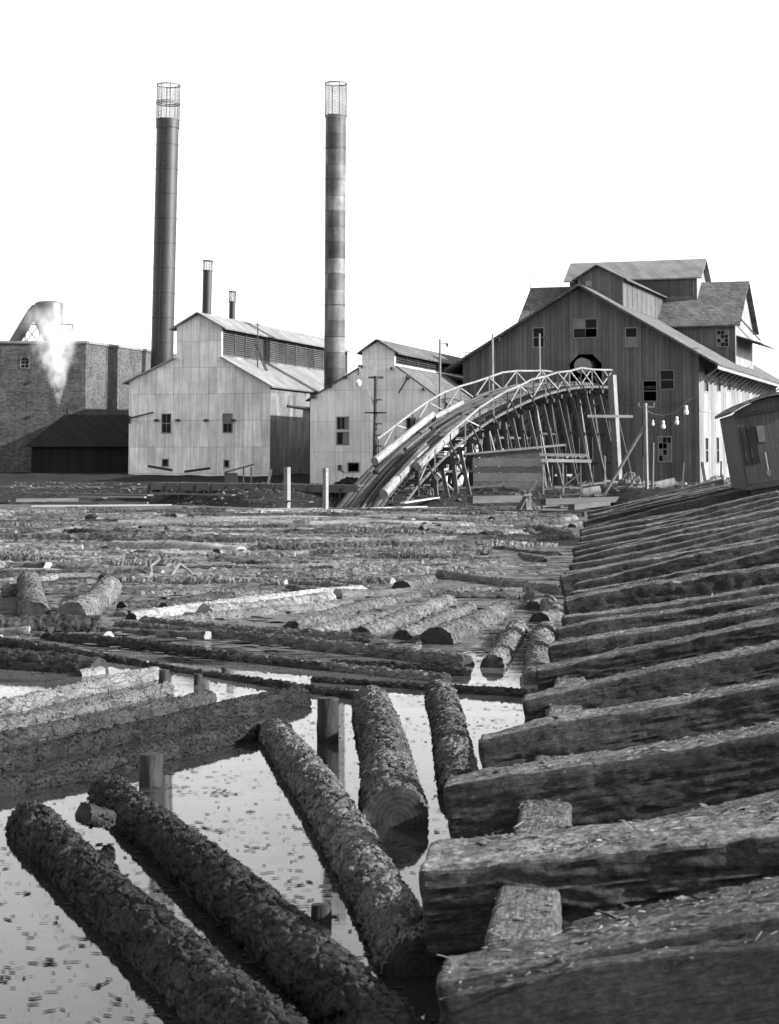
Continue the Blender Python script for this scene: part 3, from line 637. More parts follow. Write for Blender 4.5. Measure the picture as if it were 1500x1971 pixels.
# steam
m, N, L, P = newmat('steam'); N.remove(P); pv = N.new('ShaderNodeVolumePrincipled'); pv.inputs['Color'].default_value = g(1); pv.inputs['Anisotropy'].default_value = 0.0
v = mapped(N, L); sp = N.new('ShaderNodeSeparateXYZ'); L.new(v, sp.inputs[0])
wn = noise(N, L, v, .75, 5, .6); wn2 = noise(N, L, mapped(N, L, (1.01, .99, .7)), 1.25, 9, .7)
xx = mathn(N, L, 'ADD', sp.outputs[0], mathn(N, L, 'MULTIPLY', mathn(N, L, 'MULTIPLY', mathn(N, L, 'SUBTRACT', wn, .5), sp.outputs[2]), .8))
xx = mathn(N, L, 'ADD', xx, mathn(N, L, 'MULTIPLY', mathn(N, L, 'MULTIPLY', sp.outputs[2], sp.outputs[2]), .012))
rad = mathn(N, L, 'SQRT', mathn(N, L, 'ADD', mathn(N, L, 'POWER', mathn(N, L, 'ABSOLUTE', xx), 2), mathn(N, L, 'POWER', mathn(N, L, 'ABSOLUTE', sp.outputs[1]), 2)))
rmax = mathn(N, L, 'ADD', mathn(N, L, 'MULTIPLY', mathn(N, L, 'POWER', sp.outputs[2], 1.1), .32), .07)
k = mathn(N, L, 'SUBTRACT', 1, mathn(N, L, 'DIVIDE', rad, rmax)); kk = N.new('ShaderNodeClamp'); L.new(k, kk.inputs[0])
fade = N.new('ShaderNodeMapRange'); fade.inputs[1].default_value = 3.6; fade.inputs[2].default_value = 9.0; fade.inputs[3].default_value = 1; fade.inputs[4].default_value = 0; L.new(sp.outputs[2], fade.inputs[0])
dn = ramp(N, L, wn2, [(.40, .0), (.62, 1)])
dens = mathn(N, L, 'MULTIPLY', mathn(N, L, 'MULTIPLY', mathn(N, L, 'POWER', kk.outputs[0], 1.25), dn), mathn(N, L, 'MULTIPLY', fade.outputs[0], 1.9))
L.new(dens, pv.inputs['Density']); L.new(pv.outputs[0], N['Material Output'].inputs['Volume'])
o = MB().lathe([(.01,0),(.25,.02),(1.6,2.6),(3.6,6),(4.6,9),(4.0,11),(.01,11.05)], 24).build('steam_plume', m); o.location = atY(113, 787, 163)
tag(o, 'white jet of steam widening upward in front of the brick building', 'steam')

# ------------------------------------------------------------------ smoke stacks
def stack(name, px0, py0, px1, py1, pyc, wpx, Y, mat, label, ribs=0, ladder=False, ncage=8, midring=False, collar=True, zb=0.0):
    top = atY(px1, pyc, Y); bot = atY(px0, py0, Y); d = (top-bot).normalized(); base = bot - d*((bot.z-zb)/d.z)
    r = wpx*Y/F/2; rs = atY(px1, py1, Y); H = (rs-base).length; Ht = (top-base).length
    root = empty(name, base); root.rotation_euler = d.to_track_quat('Z', 'Y').to_euler(); tag(root, label, 'smokestack')
    n = max(4, int(H/1.35)); prof = [(r*1.04, 0)]
    for k in range(n):
        z0 = H*k/n; z1 = H*(k+1)/n; prof += [(r, z1)]
    prof += [(r-.05, H), (r-.05, H-1.5)]
    MB().lathe(prof, 40).build('flue', mat, root, True)
    if collar: MB().lathe([(r+.03, H-.75), (r+.06, H-.74), (r+.06, H+.02), (r+.03, H+.03)], 40).build('collar', mat, root, True)
    rc = r*1.04; mb = MB()
    zr = [Ht, H+.05] + ([H+(Ht-H)*.47, H+(Ht-H)*.52] if midring else [])
    for z in zr: mb.lathe([(rc,z-.05),(rc+.05,z-.05),(rc+.05,z+.05),(rc,z+.05),(rc,z-.05)], 32)
    for k in range(ncage):
        a = 2*math.pi*(k+.35)/ncage; mb.beam((rc*math.cos(a), rc*math.sin(a), H), (rc*math.cos(a), rc*math.sin(a), Ht), .05, .05)
    cg = mb.build('spark_cage', M_mesh, root); mb = MB(); nw = 44 if wpx > 25 else 20; nr = max(4, int((Ht-H)/.13))
    for k in range(nw):
        a = 2*math.pi*k/nw; mb.beam((rc*math.cos(a), rc*math.sin(a), H), (rc*math.cos(a+.05), rc*math.sin(a+.05), Ht), .014, .014)
    for k in range(nr): mb.lathe([(rc, H+(Ht-H)*k/nr), (rc+.012, H+(Ht-H)*k/nr+.012), (rc, H+(Ht-H)*k/nr+.02)], 24)
    mb.build('wire_mesh', M_mesh, cg)
    if ladder:
        mb = MB()
        for yy in (-.2, .2): mb.beam((-r-.28, yy, .5), (-r-.28, yy, H), .05, .05)
        z = .6
        while z < H: mb.beam((-r-.28,-.2,z),(-r-.28,.2,z),.035,.035); z += .38
        z = 2
        while z < Ht-.5: mb.beam((-r-.3,0,z),(-r+.02,0,z),.06,.06); z += 2.6
        mb.build('ladder', M_metal, root)
    if ribs:
        mb = MB(); 
        for k in range(1, ribs): z = H*k/ribs; mb.lathe([(r+.014,z-.04),(r+.03,z-.03),(r+.03,z+.03),(r+.014,z+.04)], 40)
        mb.build('seam_bands', mat, root, True)
    return root
stack('smoke_stack', 312, 705, 325, 232, 164, 43, 172, M_stack, 'tall sooty black smokestack with ladder, leftmost and darkest', ribs=15, ladder=True, midring=True)
stack('smoke_stack', 644, 745, 647, 225, 161, 40, 160, M_stack2, 'tall banded grey iron smokestack between the two iron buildings', ribs=12, ncage=6, collar=False)
stack('smoke_stack', 398, 603, 400.5, 522, 502, 18, 178, M_stack, 'short dark smokestack behind the white roof, wider of the small pair', collar=False, ncage=6)
stack('smoke_stack', 447, 612, 448, 582, 561, 12.5, 182, M_stack, 'smallest thin smokestack behind the white roof ridge', collar=False, ncage=6)

# ------------------------------------------------------------------ curved log ramp (jack ladder) on its trestle
B0 = atZ(700, 972, .18); B0.z = 0
OP = SM.O + SM.d*xo; B1 = Vector((OP.x, OP.y, 0)) - SM.e*.3
RD = (B1-B0); RL = RD.length; RU = RD.normalized(); RV = Vector((RU.y, -RU.x, 0))
KEY = [(-.06,-1.4), (0,.0), (.05,1.35), (.1,2.45), (.17,3.8), (.25,5.1), (.37,6.7), (.5,7.95), (.62,8.9), (.75,9.6), (.88,9.95), (1.0,10.0)]
zt_top = SM.O.z + hO[2]
def rz(s):
    for (a, za), (b, zb) in zip(KEY, KEY[1:]):
        if s <= b:
            k = (s-a)/(b-a); return (za+(zb-za)*k) * (zt_top/10.0 if za > 0 else 1)
    return zt_top
def rzs(s): return sum(rz(s+d) for d in (-.05, -.025, 0, .025, .05))/5 if .03 < s < .95 else rz(s)
def rp_(s, wv=0.0, dz=0.0): 
    p = B0 + RU*(RL*s) + RV*wv; p.z = rzs(s)+dz; return p
ramp_o = empty('log_ramp', rp_(0)); ramp_o.location = (0,0,0)
tag(ramp_o, 'curved timber log ramp on tall trestle climbing from pond into the saw mill', 'log ramp')
NS = 44; ss = [-.05 + 1.05*i/NS for i in range(NS+1)]
def strip(mb, w0, w1, d0, d1, smin=-.05, smax=1.0):
    q = [s for s in ss if smin-1e-6 <= s <= smax+1e-6]
    for a, b in zip(q, q[1:]):
        mb.hexa([rp_(a,w0,d0), rp_(a,w1,d0), rp_(b,w1,d0), rp_(b,w0,d0), rp_(a,w0,d1), rp_(a,w1,d1), rp_(b,w1,d1), rp_(b,w0,d1)])
mb = MB(); strip(mb, -1.9, 1.25, -.14, -.06)
mb.build('deck', M_wood, ramp_o)
for k, wv in enumerate((-1.8, -1.5, -1.2, -.9, -.6, -.3, 0, .3, .6, .85, 1.1)):
    mb = MB(); s_a = -.05+rnd.uniform(0, .03)
    while s_a < .97:
        s_b = min(1.0, s_a + rnd.uniform(.08, .2)); hh_ = rnd.uniform(.03, .2); w2 = wv+rnd.uniform(-.06, .06); hw = rnd.uniform(.06, .13); n_ = 5; w3 = w2+rnd.uniform(-.07, .07)
        for q in range(n_):
            a = s_a+(s_b-s_a)*q/n_; b = s_a+(s_b-s_a)*(q+1)/n_; wa = w2+(w3-w2)*q/n_; wb = w2+(w3-w2)*(q+1)/n_
            mb.hexa([rp_(a,wa-hw,-.055), rp_(a,wa+hw,-.055), rp_(b,wb+hw,-.055), rp_(b,wb-hw,-.055), rp_(a,wa-hw,hh_), rp_(a,wa+hw,hh_), rp_(b,wb+hw,hh_), rp_(b,wb-hw,hh_)], rnd.choice((0, 1, 1, 2)) if q == 0 else mb.m[-1])
        s_a = s_b + rnd.uniform(.002, .012)
    mb.build('guide_timber', [M_plank, M_wood_dark, M_wood], ramp_o)
mb = MB()
for i in range(86):
    s = .03+.96*i/86; p = rp_(s, 1.3, -.16); q = rp_(s, 2.5, -.16); mb.beam(p, q, .22, .05)
strip(mb, 1.3, 1.4, -.34, -.19, .02); strip(mb, 2.42, 2.52, -.34, -.19, .02)
mb.build('walkway', M_wood, ramp_o)
for w0_, w1_ in ((-1.95, -1.75), (.9, 1.15)): mb = MB(); strip(mb, w0_, w1_, -.5, -.145, .0); mb.build('stringer', M_wood_dark, ramp_o)
def railing(wv, smin, smax, n, hh=1.15):
    rt = MB(); nd = [rp_(smin+(smax-smin)*i/n + rnd.uniform(-.003, .003), wv+rnd.uniform(-.06, .06), hh+rnd.uniform(-.09, .09)) for i in range(n+1)]
    for a, b in zip(nd, nd[1:]): e_ = (b-a).normalized()*.12; rt.beam(a-e_, b+e_, .07, .12)
    r_ = rt.build('railing', M_white, ramp_o)
    for i in range(n+1):
        s = smin+(smax-smin)*i/n; MB().beam(rp_(s,wv,-.5), rp_(s,wv,hh), .09, .11).build('railing_post', M_white if i % 2 else M_wood_dark, r_)
        if i < n:
            s2 = smin+(smax-smin)*(i+1)/n
            bm_ = MB().beam(rp_(s,wv-.05,-.1), rp_(s2,wv-.05,hh-.05), .05, .08)
            if i % 2: bm_ = MB().beam(rp_(s,wv-.05,hh-.05), rp_(s2,wv-.05,-.1), .05, .08)
            if wv > 0 and s > .62: bm_.beam(rp_(s,wv+.03,hh-.05), rp_(s2,wv+.03,-.1), .05, .08)
            if wv < 0 or s > .45 or i % 3 == 0: bm_.build('railing_brace', M_white if s > .4 or wv < 0 else M_wood_mid, r_)
railing(-2.1, .16, .97, 12); railing(2.55, .07, .99, 15)
for i in range(10):                                   # outrigger brackets carrying the walkway
    s = .1+.86*i/10; MB().beam(rp_(s,-2.2,-.62), rp_(s,3.3,-.62), .22, .24).beam(rp_(s,3.2,-.55), rp_(s,2.6,.55), .07, .09).build('outrigger', M_wood_dark, ramp_o)
for i in range(12):
    s = .16 + .82*i/11; zt_ = rzs(s)-.75; gz = .55; h = zt_-gz; mbc = MB().beam(rp_(s,-2.3,-.62), rp_(s,2.9,-.62), .28, .28)
    bent = mbc.build('trestle_bent', M_wood_dark, ramp_o)
    for wt, lean in ((-1.7,-.13), (-.55,-.02), (.7,.02), (1.9,.13), (2.5,.24)):
        a = rp_(s, wt, -.7); b = rp_(s, wt+lean*h, 0); b.z = gz; MB().beam(a, b, .26, .09, up=RU).build('post', M_wood if wt >= 1.9 else M_wood_dark, bent)
    for k in range(1, int(h/2.2)+1):
        z = gz+k*2.2; e = h-k*2.2
        if z < zt_-.5:
            a = rp_(s,-1.9-.12*e,0); b = rp_(s,2.1+.14*e,0); a.z = b.z = z; MB().beam(a, b, .08, .2).build('girt', M_wood_dark, bent)
    a = rp_(s,-1.9-.1*h,0); a.z = gz+.3; b = rp_(s,2.2,-.9); MB().beam(a, b, .07, .2).build('sway_brace', M_wood_dark, bent)
    if i < 11:
        s2 = s+.82/11; a = rp_(s,2.0,-.9); b = rp_(s2,2.0,0); b.z = gz+.4; MB().beam(a, b, .1, .12).build('longitudinal_brace', M_wood_dark if i % 3 else M_wood_mid, bent)
for i in range(30):                                   # stray braces and staging boards among the bents
    s = rnd.uniform(.3, .95); w_ = rnd.uniform(-1.5, 2.8); z_ = rnd.uniform(1.2, max(1.6, rzs(s)-2)); p = rp_(s, w_); q = rp_(s+rnd.uniform(-.07, .07), w_+rnd.uniform(-1.5, 1.5)); p.z = z_; q.z = z_+rnd.choice([0, 0, rnd.uniform(-1.6, 1.6)])
    MB().beam(p, q, .1, .16).build('stray_brace', rnd.choice([M_wood_dark, M_wood, M_plank_pale]), ramp_o)
# upright poles rising above the ramp
for (s, wv, hh, lb) in ((.42, -2.3, 4.2, 'first thin pole along the far railing of the log ramp, lowest on the slope'), (.66, -2.3, 3.4, 'second thin pole along the far railing of the log ramp, with lamp bracket'), (.9, -2.3, 3.2, 'third thin pole along the far railing of the log ramp, nearest the mill opening')):
    p = rp_(s, wv, -.4); o = MB().tube((0,0,0),(0,0,hh+1.2),.09,.07,8).build('lamp_pole', M_wood_mid); o.location = p; tag(o, lb, 'pole', 'poles beside the log ramp')
    MB().beam((0,0,hh+.9),(.55,0,hh+.9),.05,.05).tube((.5,0,hh+.88),(.5,0,hh+.62),.1,.04,8).build('lamp_bracket', M_metal, o)
# logs riding up the ramp
rlog = stick_mesh('ramp_log', 5.0, .36, .30, 36, 60, 21, 'smooth', [M_peeled, M_end_pale], .02, .5)
for (s0, s1, wv, r, lb) in ((.115,.34,-1.45,.75,'pale peeled log riding the left edge of the ramp, longest of those on it'), (.015,.17,1.15,.85,'pale log at the foot of the ramp with its lower end in the water'), (.10,.25,1.9,.8,'pale log on the lower walkway side of the ramp'), (.34,.46,-1.3,.55,'thin pale log halfway up the left side of the ramp')):
    a = rp_(s0, wv, .38*r); b = rp_(s1, wv, .38*r); mid = rp_((s0+s1)/2, wv, .38*r); lift = max(0, mid.z-(a.z+b.z)/2)
    o = link('log', rlog); aim(o, a+Vector((0,0,lift)), b+Vector((0,0,lift)), ((b-a).length/5.0, r, r)); tag(o, lb, 'log', 'logs on the ramp')

# ------------------------------------------------------------------ yard items near the shore
def post(px, pyb, pyt, wpx, Y, mat, label, name='post', cat='post', tilt=0, nh=4):
    a = atY(px, pyb, Y); b = atY(px+tilt, pyt, Y); r = wpx*Y/F/2
    o = MB().beam((0,0,-.8), (b-a), r*1.5, r*1.5, up=(.62,.78,0)).build(name, mat, bevel=.02); o.location = a; return tag(o, label, cat)
post(1191, 925, 722, 17, 138, M_wood_mid, 'tall squared timber post standing against the front of the saw mill', tilt=-13)
o = post(1246, 962, 776, 8, 112, M_wood_mid, 'grey pole with slanting prop carrying the wire of glass lamps', 'lamp_post', 'pole', -4)
a = atY(1240, 822, 112); b = atZ(1152, 972, .2)
MB().beam(a-o.location, b-o.location, .16, .12).build('prop', M_wood_mid, o)
z7 = (atY(1242, 783, 112)-o.location).z
MB().beam((-.45,0,z7),(.5,0,z7),.08,.1).box(-.5,-.4,-.06,.06,z7+.05,z7+.25).box(.42,.52,-.06,.06,z7+.05,z7+.25).build('cross_arm', M_wood_mid, o)
post(1255, 958, 852, 6, 112.5, M_wood, 'short rough stake beside the grey lamp pole', 'stake', 'stake', 2)
post(1238, 962, 880, 2.2, 111.6, M_metal, 'thin black iron rod beside the grey lamp pole', 'iron_rod', 'rod', 0)
post(553, 978, 899, 13, 112, M_plank_pale, 'left of two pale squared posts standing in the water below the white building', 'mooring_post')
post(627, 980, 901, 11, 110, M_white, 'right of two pale posts standing in the water, nearest the grey iron building', 'mooring_post')
# crossbar on the tall post
a = SM.front(1130, 800); 
o = MB().beam((0,0,0),(3.3,0,-.02),.14,.2).build('cross_plank', M_plank_pale); o.location = atY(1131, 801, 136); tag(o, 'pale plank nailed level between trestle and tall post', 'plank')
# telegraph pole
Y = 136; a = atY(721, 918, Y); tp = MB().tube((0,0,-.5),(0.1,0,(918-724)*Y/F),.17,.13,10).build('telegraph_pole', M_wood_dark, smooth=True); tp.location = a
tag(tp, 'dark telegraph pole with stub arms and swinging lamp before the grey iron building', 'pole')
k_ = Y/F
MB().beam((-.45,0,(918-727)*k_),(.65,0,(918-727)*k_),.12,.16).build('cross_arm', M_wood_dark, tp)
for py, l, r in ((770,0,.55),(795,-.75,.9),(795,-.4,.6),(816,0,.55),(838,0,.55),(859,0,.55)): MB().beam((l if l else .1,-.1,(918-py)*k_),(r,-.1,(918-py)*k_),.12,.1).build('step_arm', M_wood_dark, tp)
p0 = atY(692, 706, Y)-a; MB().beam(p0, (0,0,(918-782)*k_), .12, .14).build('strut', M_plank_pale, tp)
p1 = atY(690, 722, Y)-a; lm = MB().tube(p1, p1+Vector((0,0,.75)), .05, .02, 8).lathe([(.12,0),(.2,.05),(.12,.3)], 12).build('arc_lamp', M_metal, tp)
for i in range(36): pass
lv = MB().lathe([(.02,-.28),(.15,-.24),(.24,-.05),(.24,.08),(.14,.2),(.05,.24)], 16).build('globe', M_bulb, tp, True); lv.location = p1 + Vector((0,0,-.55))
# glass lamps on the wire by the mill
lampm = None
for i, (px, py, sc, lb) in enumerate(((1257, 815, .7,'smallest white glass lamp, just right of the grey lamp pole'), (1277, 819, 1.0,'lowest white glass lamp on the wire before the saw mill'), (1303, 811, 1.0,'white glass lamp between the lowest and the highest on the wire'), (1321, 791, 1.15,'highest white glass lamp under the bracket on the saw mill front'))):
    if lampm is None:
        lampm = MB().lathe([(.02,-.3),(.13,-.26),(.19,-.1),(.15,.05),(.08,.12),(.13,.22),(.12,.36),(.03,.42)], 16).build('glass_lamp', M_bulb, smooth=True); o = lampm
        MB().tube((0,0,.4),(0,0,1.1),.015,.015,6).build('drop_wire', M_metal, o)
    else: o = copy_tree(lampm)
    o.location = atY(px, py, 125); o.scale = (sc*.8, sc*.8, sc*.8); tag(o, lb, 'lamp', 'glass lamps on the wire')
cu = MB(); pts = [atY(x, y, 120+5*(i > 0)) for i, (x, y) in enumerate(((1244, 790), (1258, 797), (1277, 800), (1303, 793), (1322, 772), (1337, 765)))]
for a, b in zip(pts, pts[1:]): cu.tube(a, b, .018, .018, 5)
tag(cu.build('lamp_wire', M_metal_grey), 'sagging wire from which the white glass lamps hang', 'wire')
# boarded wall under the ramp
Y = 124; a = atY(912, 948, Y); b = atY(1043, 948, Y); W_ = b.x-a.x; k_ = Y/F
bw_ = empty('boarded_wall', a); tag(bw_, 'low wall of wide grey boards standing under the trestle', 'wall')
zz = -.4; i = 0
for hgt in (.62, .5, .62, .38, .6, .55):
    t0 = zz+hgt; xs0 = -.1*rnd.random(); mbx = MB()
    tl = min(t0, (948-888)*k_+.0); 
    mbx.hexa([(xs0,0,zz),(W_+.2*rnd.random(),0,zz),(W_,.06,zz),(xs0,.06,zz),(xs0,0,t0-.03-(.25 if i == 5 else 0)),(W_,0,t0-.03),(W_,.06,t0-.03),(xs0,.06,t0-.03-(.25 if i == 5 else 0))])
    mbx.build('board', [M_plank, M_plank, M_wood, M_wood_dark, M_plank, M_plank][i], bw_); zz += hgt; i += 1
MB().beam((-.6,-.1,zz-.35),(W_+1.6,-.12,zz+.28),.1,.14).build('cap_board', M_plank_pale, bw_)
for xx in (.2, 2.2, W_-.1): MB().box(xx,xx+.15,.07,.25,-.6,zz-.4).build('stud', M_wood_dark, bw_)
# staging frame right of the boarded wall
fo = empty('staging_frame', atY(1045, 948, 123)); tag(fo, 'small pale timber staging frame at the right end of the boarded wall', 'scaffold')
for xx, h_ in ((0.05, 2.5), (1.35, 2.3), (2.5, 2.2), (4.1, 2.4)): MB().beam((xx,0,-.5),(xx,0,h_),.1,.12).build('upright', M_plank_pale if xx != 2.5 else M_wood, fo)
for z_, x0_, x1_ in ((2.48,-.2,3.0),(2.1,-.1,3.2)): MB().beam((x0_,-.1,z_),(x1_,-.1,z_-.05),.08,.2).build('rail', M_plank_pale, fo)
MB().beam((1.0,-.05,.1),(2.5,-.05,1.3),.08,.1).build('brace', M_wood, fo)
# plank tepee on the shore
tpz = atZ(1015, 989, 0.02); te = empty('plank_tepee', tpz); tag(te, 'tent-like stack of dark leaning planks at the water edge', 'plank stack')
for i in range(11):
    an = math.pi*(1.0 + i/10.0) + .1; rr_ = rnd.uniform(.75, .95); p = Vector((math.cos(an)*rr_, math.sin(an)*rr_*.6, -.1)); q = Vector((math.cos(an)*-.12+rnd.uniform(-.1,.1), .05, 1.2+rnd.uniform(-.1,.12)))
    MB().beam(p, q, .3, .05, up=(math.cos(an), math.sin(an), .2)).build('leaning_plank', [M_canvas, M_wood_dark, M_wood][i % 3], te)
for q in ((-.75,0,1.85),(.55,0,1.8)): MB().beam((-.2*q[0],-.1,.7),q,.05,.05).build('crossed_pole', M_wood, te)
MB().beam((-.2,-.25,1.0),(.25,-.25,1.05),.12,.12).build('pale_rag', M_white, te)
# timbers, planks and stranded logs on the shore
def pl(px0, py0, px1, py1, z, wd, th, mat, label, name='plank', cat='plank', group=None):
    p, q = atZ(px0, py0, z), atZ(px1, py1, z); o = MB().box(-.5,.5,-.5,.5,-.5,.5).build(name, mat, bevel=.008); aim(o, p, q, ((q-p).length, wd, th)); return tag(o, label, cat, group)
pl(1045, 966, 1232, 960, .6, .4, .34, M_wood_dark, 'long squared dark timber lying level behind the plank tepee', 'dock_timber', 'timber')
pl(905, 962, 1000, 960, .7, .45, .4, M_wood_dark, 'dark timber left of the plank tepee below the boarded wall', 'dock_timber', 'timber')
pl(1100, 976, 1170, 968, .45, .35, .3, M_wood_dark, 'short dark timber below the long squared timber', 'dock_timber', 'timber')
pl(775, 968, 860, 955, .55, .3, .08, M_plank_pale, 'pale plank slanting out from the foot of the ramp', )
pl(500, 985, 820, 976, .2, .25, .12, M_plank_pale, 'long pale boom plank floating in front of the ramp foot')
pl(820, 982, 1130, 990, .12, .4, .3, M_wood_dark, 'long dark boom timber closing the pond before the mill', 'boom_timber', 'timber')
pl(40, 949, 290, 953, .75, .5, .1, M_plank, 'upper grey plank on the dark bank at the left')
pl(30, 963, 150, 962, .4, .3, .22, M_plank, 'short pale timber on the dark bank at far left', 'timber', 'timber')
pl(90, 967, 285, 968, .35, .3, .12, M_plank, 'lower grey plank at the foot of the dark bank')
for (x0_, y0_, x1_, y1_, z_, mt_, lb) in ((36, 944, 250, 941, .7, M_plank_pale, 'long pale plank highest on the dark bank at left'), (130, 956, 280, 957, .55, M_plank_pale, 'pale plank halfway down the dark bank at left'), (60, 974, 330, 972, .3, M_plank_pale, 'long pale plank at the waterline below the dark bank'), (300, 950, 450, 953, .75, M_wood, 'grey plank lying below the raised plank walk, left one'), (470, 962, 600, 966, .5, M_plank, 'grey plank lying below the raised plank walk, right one')):
    pl(x0_, y0_, x1_, y1_, z_, .3, .09, mt_, lb)
# plank walk on the shore in front of the two iron buildings
a = atY(300, 932, 128); b = atY(700, 938, 118); wk = empty('plank_walk', a); tag(wk, 'raised plank walk with side boards along the shore below the iron buildings', 'walkway')
dlt = b-a; ln = dlt.length; u_ = dlt.normalized(); sd_ = Vector((u_.y, -u_.x, 0))
MB().beam((0,0,.1), dlt+Vector((0,0,.1)), 1.2, .08).build('walk_deck', M_plank, wk)
MB().beam(sd_*.62+Vector((0,0,-.15)), dlt+sd_*.62+Vector((0,0,-.15)), .06, .42).build('side_board', M_wood, wk)
for i in range(14):
    p = dlt*(i/13)+sd_*.7; MB().beam(p+Vector((0,0,-1.3)), p+Vector((0,0,.15)), .14, .14).build('support_post', M_wood_dark, wk)
# lean-to bench beside the white building
ln_ = empty('lean_to_shed', atY(462, 925, 138)); tag(ln_, 'small open lean-to with sloping board roof before the white building', 'lean-to')
MB().hexa([(-1.1,-.6,.55),(1.05,-.6,1.15),(1.05,.6,1.15),(-1.1,.6,.55),(-1.1,-.6,.65),(1.05,-.6,1.25),(1.05,.6,1.25),(-1.1,.6,.65)]).build('roof', M_wood_dark, ln_)
for xx in (.3, .85): MB().beam((xx,-.4,-.5),(xx,-.4,1.0),.1,.1).build('post', M_wood_dark, ln_)
MB().box(-1.1,-.2,-.5,.5,-.5,.56).build('boarding', M_wood_dark, ln_)
for (x0_, y0_, x1_, y1_, lb) in ((285, 897, 332, 905, 'left dark iron pipe leaning at the foot of the white building'), (355, 908, 405, 901, 'right dark iron pipe lying at the foot of the white building')):
    p = atY(x0_, y0_, 147); q = atY(x1_, y1_, 147); tag(MB().tube((0,0,0), q-p, .1, .1, 8).build('iron_pipe', M_metal), lb, 'pipe').location = p
srd = random.Random(31); scrap = [MB().box(-.5,.5,-.5,.5,-.5,.5).build('scrap_plank', m_, bevel=.01) for m_ in (M_plank, M_wood, M_plank_pale, M_wood_dark)]; first = [True]*4
for i in range(64):
    px = srd.choice([srd.uniform(20, 700), srd.uniform(640, 1150), srd.uniform(1000, 1400)]); Yq = srd.uniform(113, 134); X = (px-750)/F*Yq
    if px < 650 and Yq < 121: Yq += 8
    gz = max(.05, ground_h(X, Yq)+.08); an = srd.gauss(0, .35) if srd.random() < .7 else srd.uniform(0, 3); ln = srd.uniform(.8, 5); k = srd.choice([0, 0, 1, 1, 2, 3]); up_ = srd.random() < .14 and px > 420
    o = scrap[k] if first[k] else scrap[k].copy()
    if not first[k]: COL.objects.link(o)
    first[k] = False
    dv = Vector((math.cos(an)*ln/2, math.sin(an)*ln/2, srd.uniform(-.05, .05)*ln if not up_ else 0)) if not up_ else Vector((srd.uniform(-.2, .2), 0, srd.uniform(.5, 1.0)))
    c_ = Vector((X, Yq, gz + (.6 if up_ else 0))); aim(o, c_-dv, c_+dv, (dv.length*2, srd.uniform(.12, .3), srd.uniform(.05, .16)))
    tag(o, 'upright scrap stake standing on the littered shore below the mill buildings' if up_ else 'loose scrap plank lying on the littered shore below the mill buildings', 'stake' if up_ else 'plank', 'scrap stakes on the shore' if up_ else 'scrap planks on the shore')
# old stumps, piles of waste
def mound(px, py, Y, wd, h, mat, label, name, cat, seed, kind=None):
    c = atY(px, py, Y); n = 26; mb = MB(); rs = np.random.RandomState(seed); P = []
    for j in range(n+1):
        for i in range(n+1):
            x = (i/n-.5)*wd; y = (j/n-.5)*wd*.6; d = math.hypot(x/(wd/2), y/(wd*.3)); z = h*max(0, 1-d**1.6)*(1) ; P.append((x+rs.uniform(-.06,.06), y+rs.uniform(-.05,.05), z*(.8+.4*rs.rand())-.1))
    mb.v = P; mb.f = [(j*(n+1)+i, j*(n+1)+i+1, (j+1)*(n+1)+i+1, (j+1)*(n+1)+i) for j in range(n) for i in range(n)]; mb.m = [0]*len(mb.f)
    o = mb.build(name, mat); o.location = c; return tag(o, label, cat, None, kind)
mound(1385, 950, 95, 3.2, .95, M_rubble, 'dark heap of rubble and slabs beside the tilted freight car', 'rubble_heap', 'rubble heap', 3)
mound(830, 962, 121, 1.6, .8, M_chip, 'small heap of bark chips beneath the log ramp', 'chip_heap', 'chip heap', 4)
mound(675, 938, 126, 3.2, .75, M_ground, 'dark dirt heap before the grey iron building', 'dirt_heap', 'dirt heap', 6)
mound(1215, 948, 120, 2.6, 1.3, M_chip, 'heap of bark and slabs at the foot of the tall timber post', 'slab_heap', 'slab heap', 8)
for (x0_, y0_, x1_, y1_, r_, lb) in ((1222, 950, 1300, 930, .38, 'white stripped log lying on the bank before the saw mill'), (1122, 951, 1156, 944, .32, 'short stripped log with pale cut end under the trestle')):
    o = link('log', rlog); p = atY(x0_, y0_, 115); q = atY(x1_, y1_, 115); aim(o, p, q, ((q-p).length/5, r_/.33, r_/.33)); tag(o, lb, 'log')
# tilted freight car at the right edge
Y = 62; c0 = atY(1440, 944, Y); car = empty('freight_car', c0 - Vector((0,0,.05))); car.rotation_euler = (0, R(-9), R(-6))
tag(car, 'dark wooden freight car tilted to the left at the right edge', 'freight car')
Wc, Hc, Lc = 2.7, 2.6, 7.0
MB().box(0, Wc, 0, Lc, .05, Hc).build('body', M_car, car)
mb = MB(); n = 14; 
for i in range(n):
    x0_ = -.15+(Wc+.3)*i/n; x1_ = -.15+(Wc+.3)*(i+1)/n; zf_ = lambda x: Hc+.02+.38*(1-((x-Wc/2)/(Wc/2+.15))**2)
    mb.hexa([(x0_,-.25,zf_(x0_)),(x1_,-.25,zf_(x1_)),(x1_,Lc+.25,zf_(x1_)),(x0_,Lc+.25,zf_(x0_)),(x0_,-.25,zf_(x0_)+.1),(x1_,-.25,zf_(x1_)+.1),(x1_,Lc+.25,zf_(x1_)+.1),(x0_,Lc+.25,zf_(x0_)+.1)])
mb.build('roof', M_roof_shingle, car)
mb = MB(); P0 = [(Wc*i/12, 0, Hc+.36*(1-((Wc*i/12-Wc/2)/(Wc/2+.15))**2)) for i in range(13)]
mb.poly([(0,.02,Hc)] + [(p[0], .02, p[2]) for p in P0] + [(Wc,.02,Hc)]).build('end_panel', M_car, car)
MB().box(-.05, Wc+.05, -.05, 0.0, Hc-.12, Hc+.02).build('end_plate', M_wood_dark, car); MB().box(-.05,Wc+.05,-.06,0,.05,.25).build('end_sill', M_wood_dark, car)
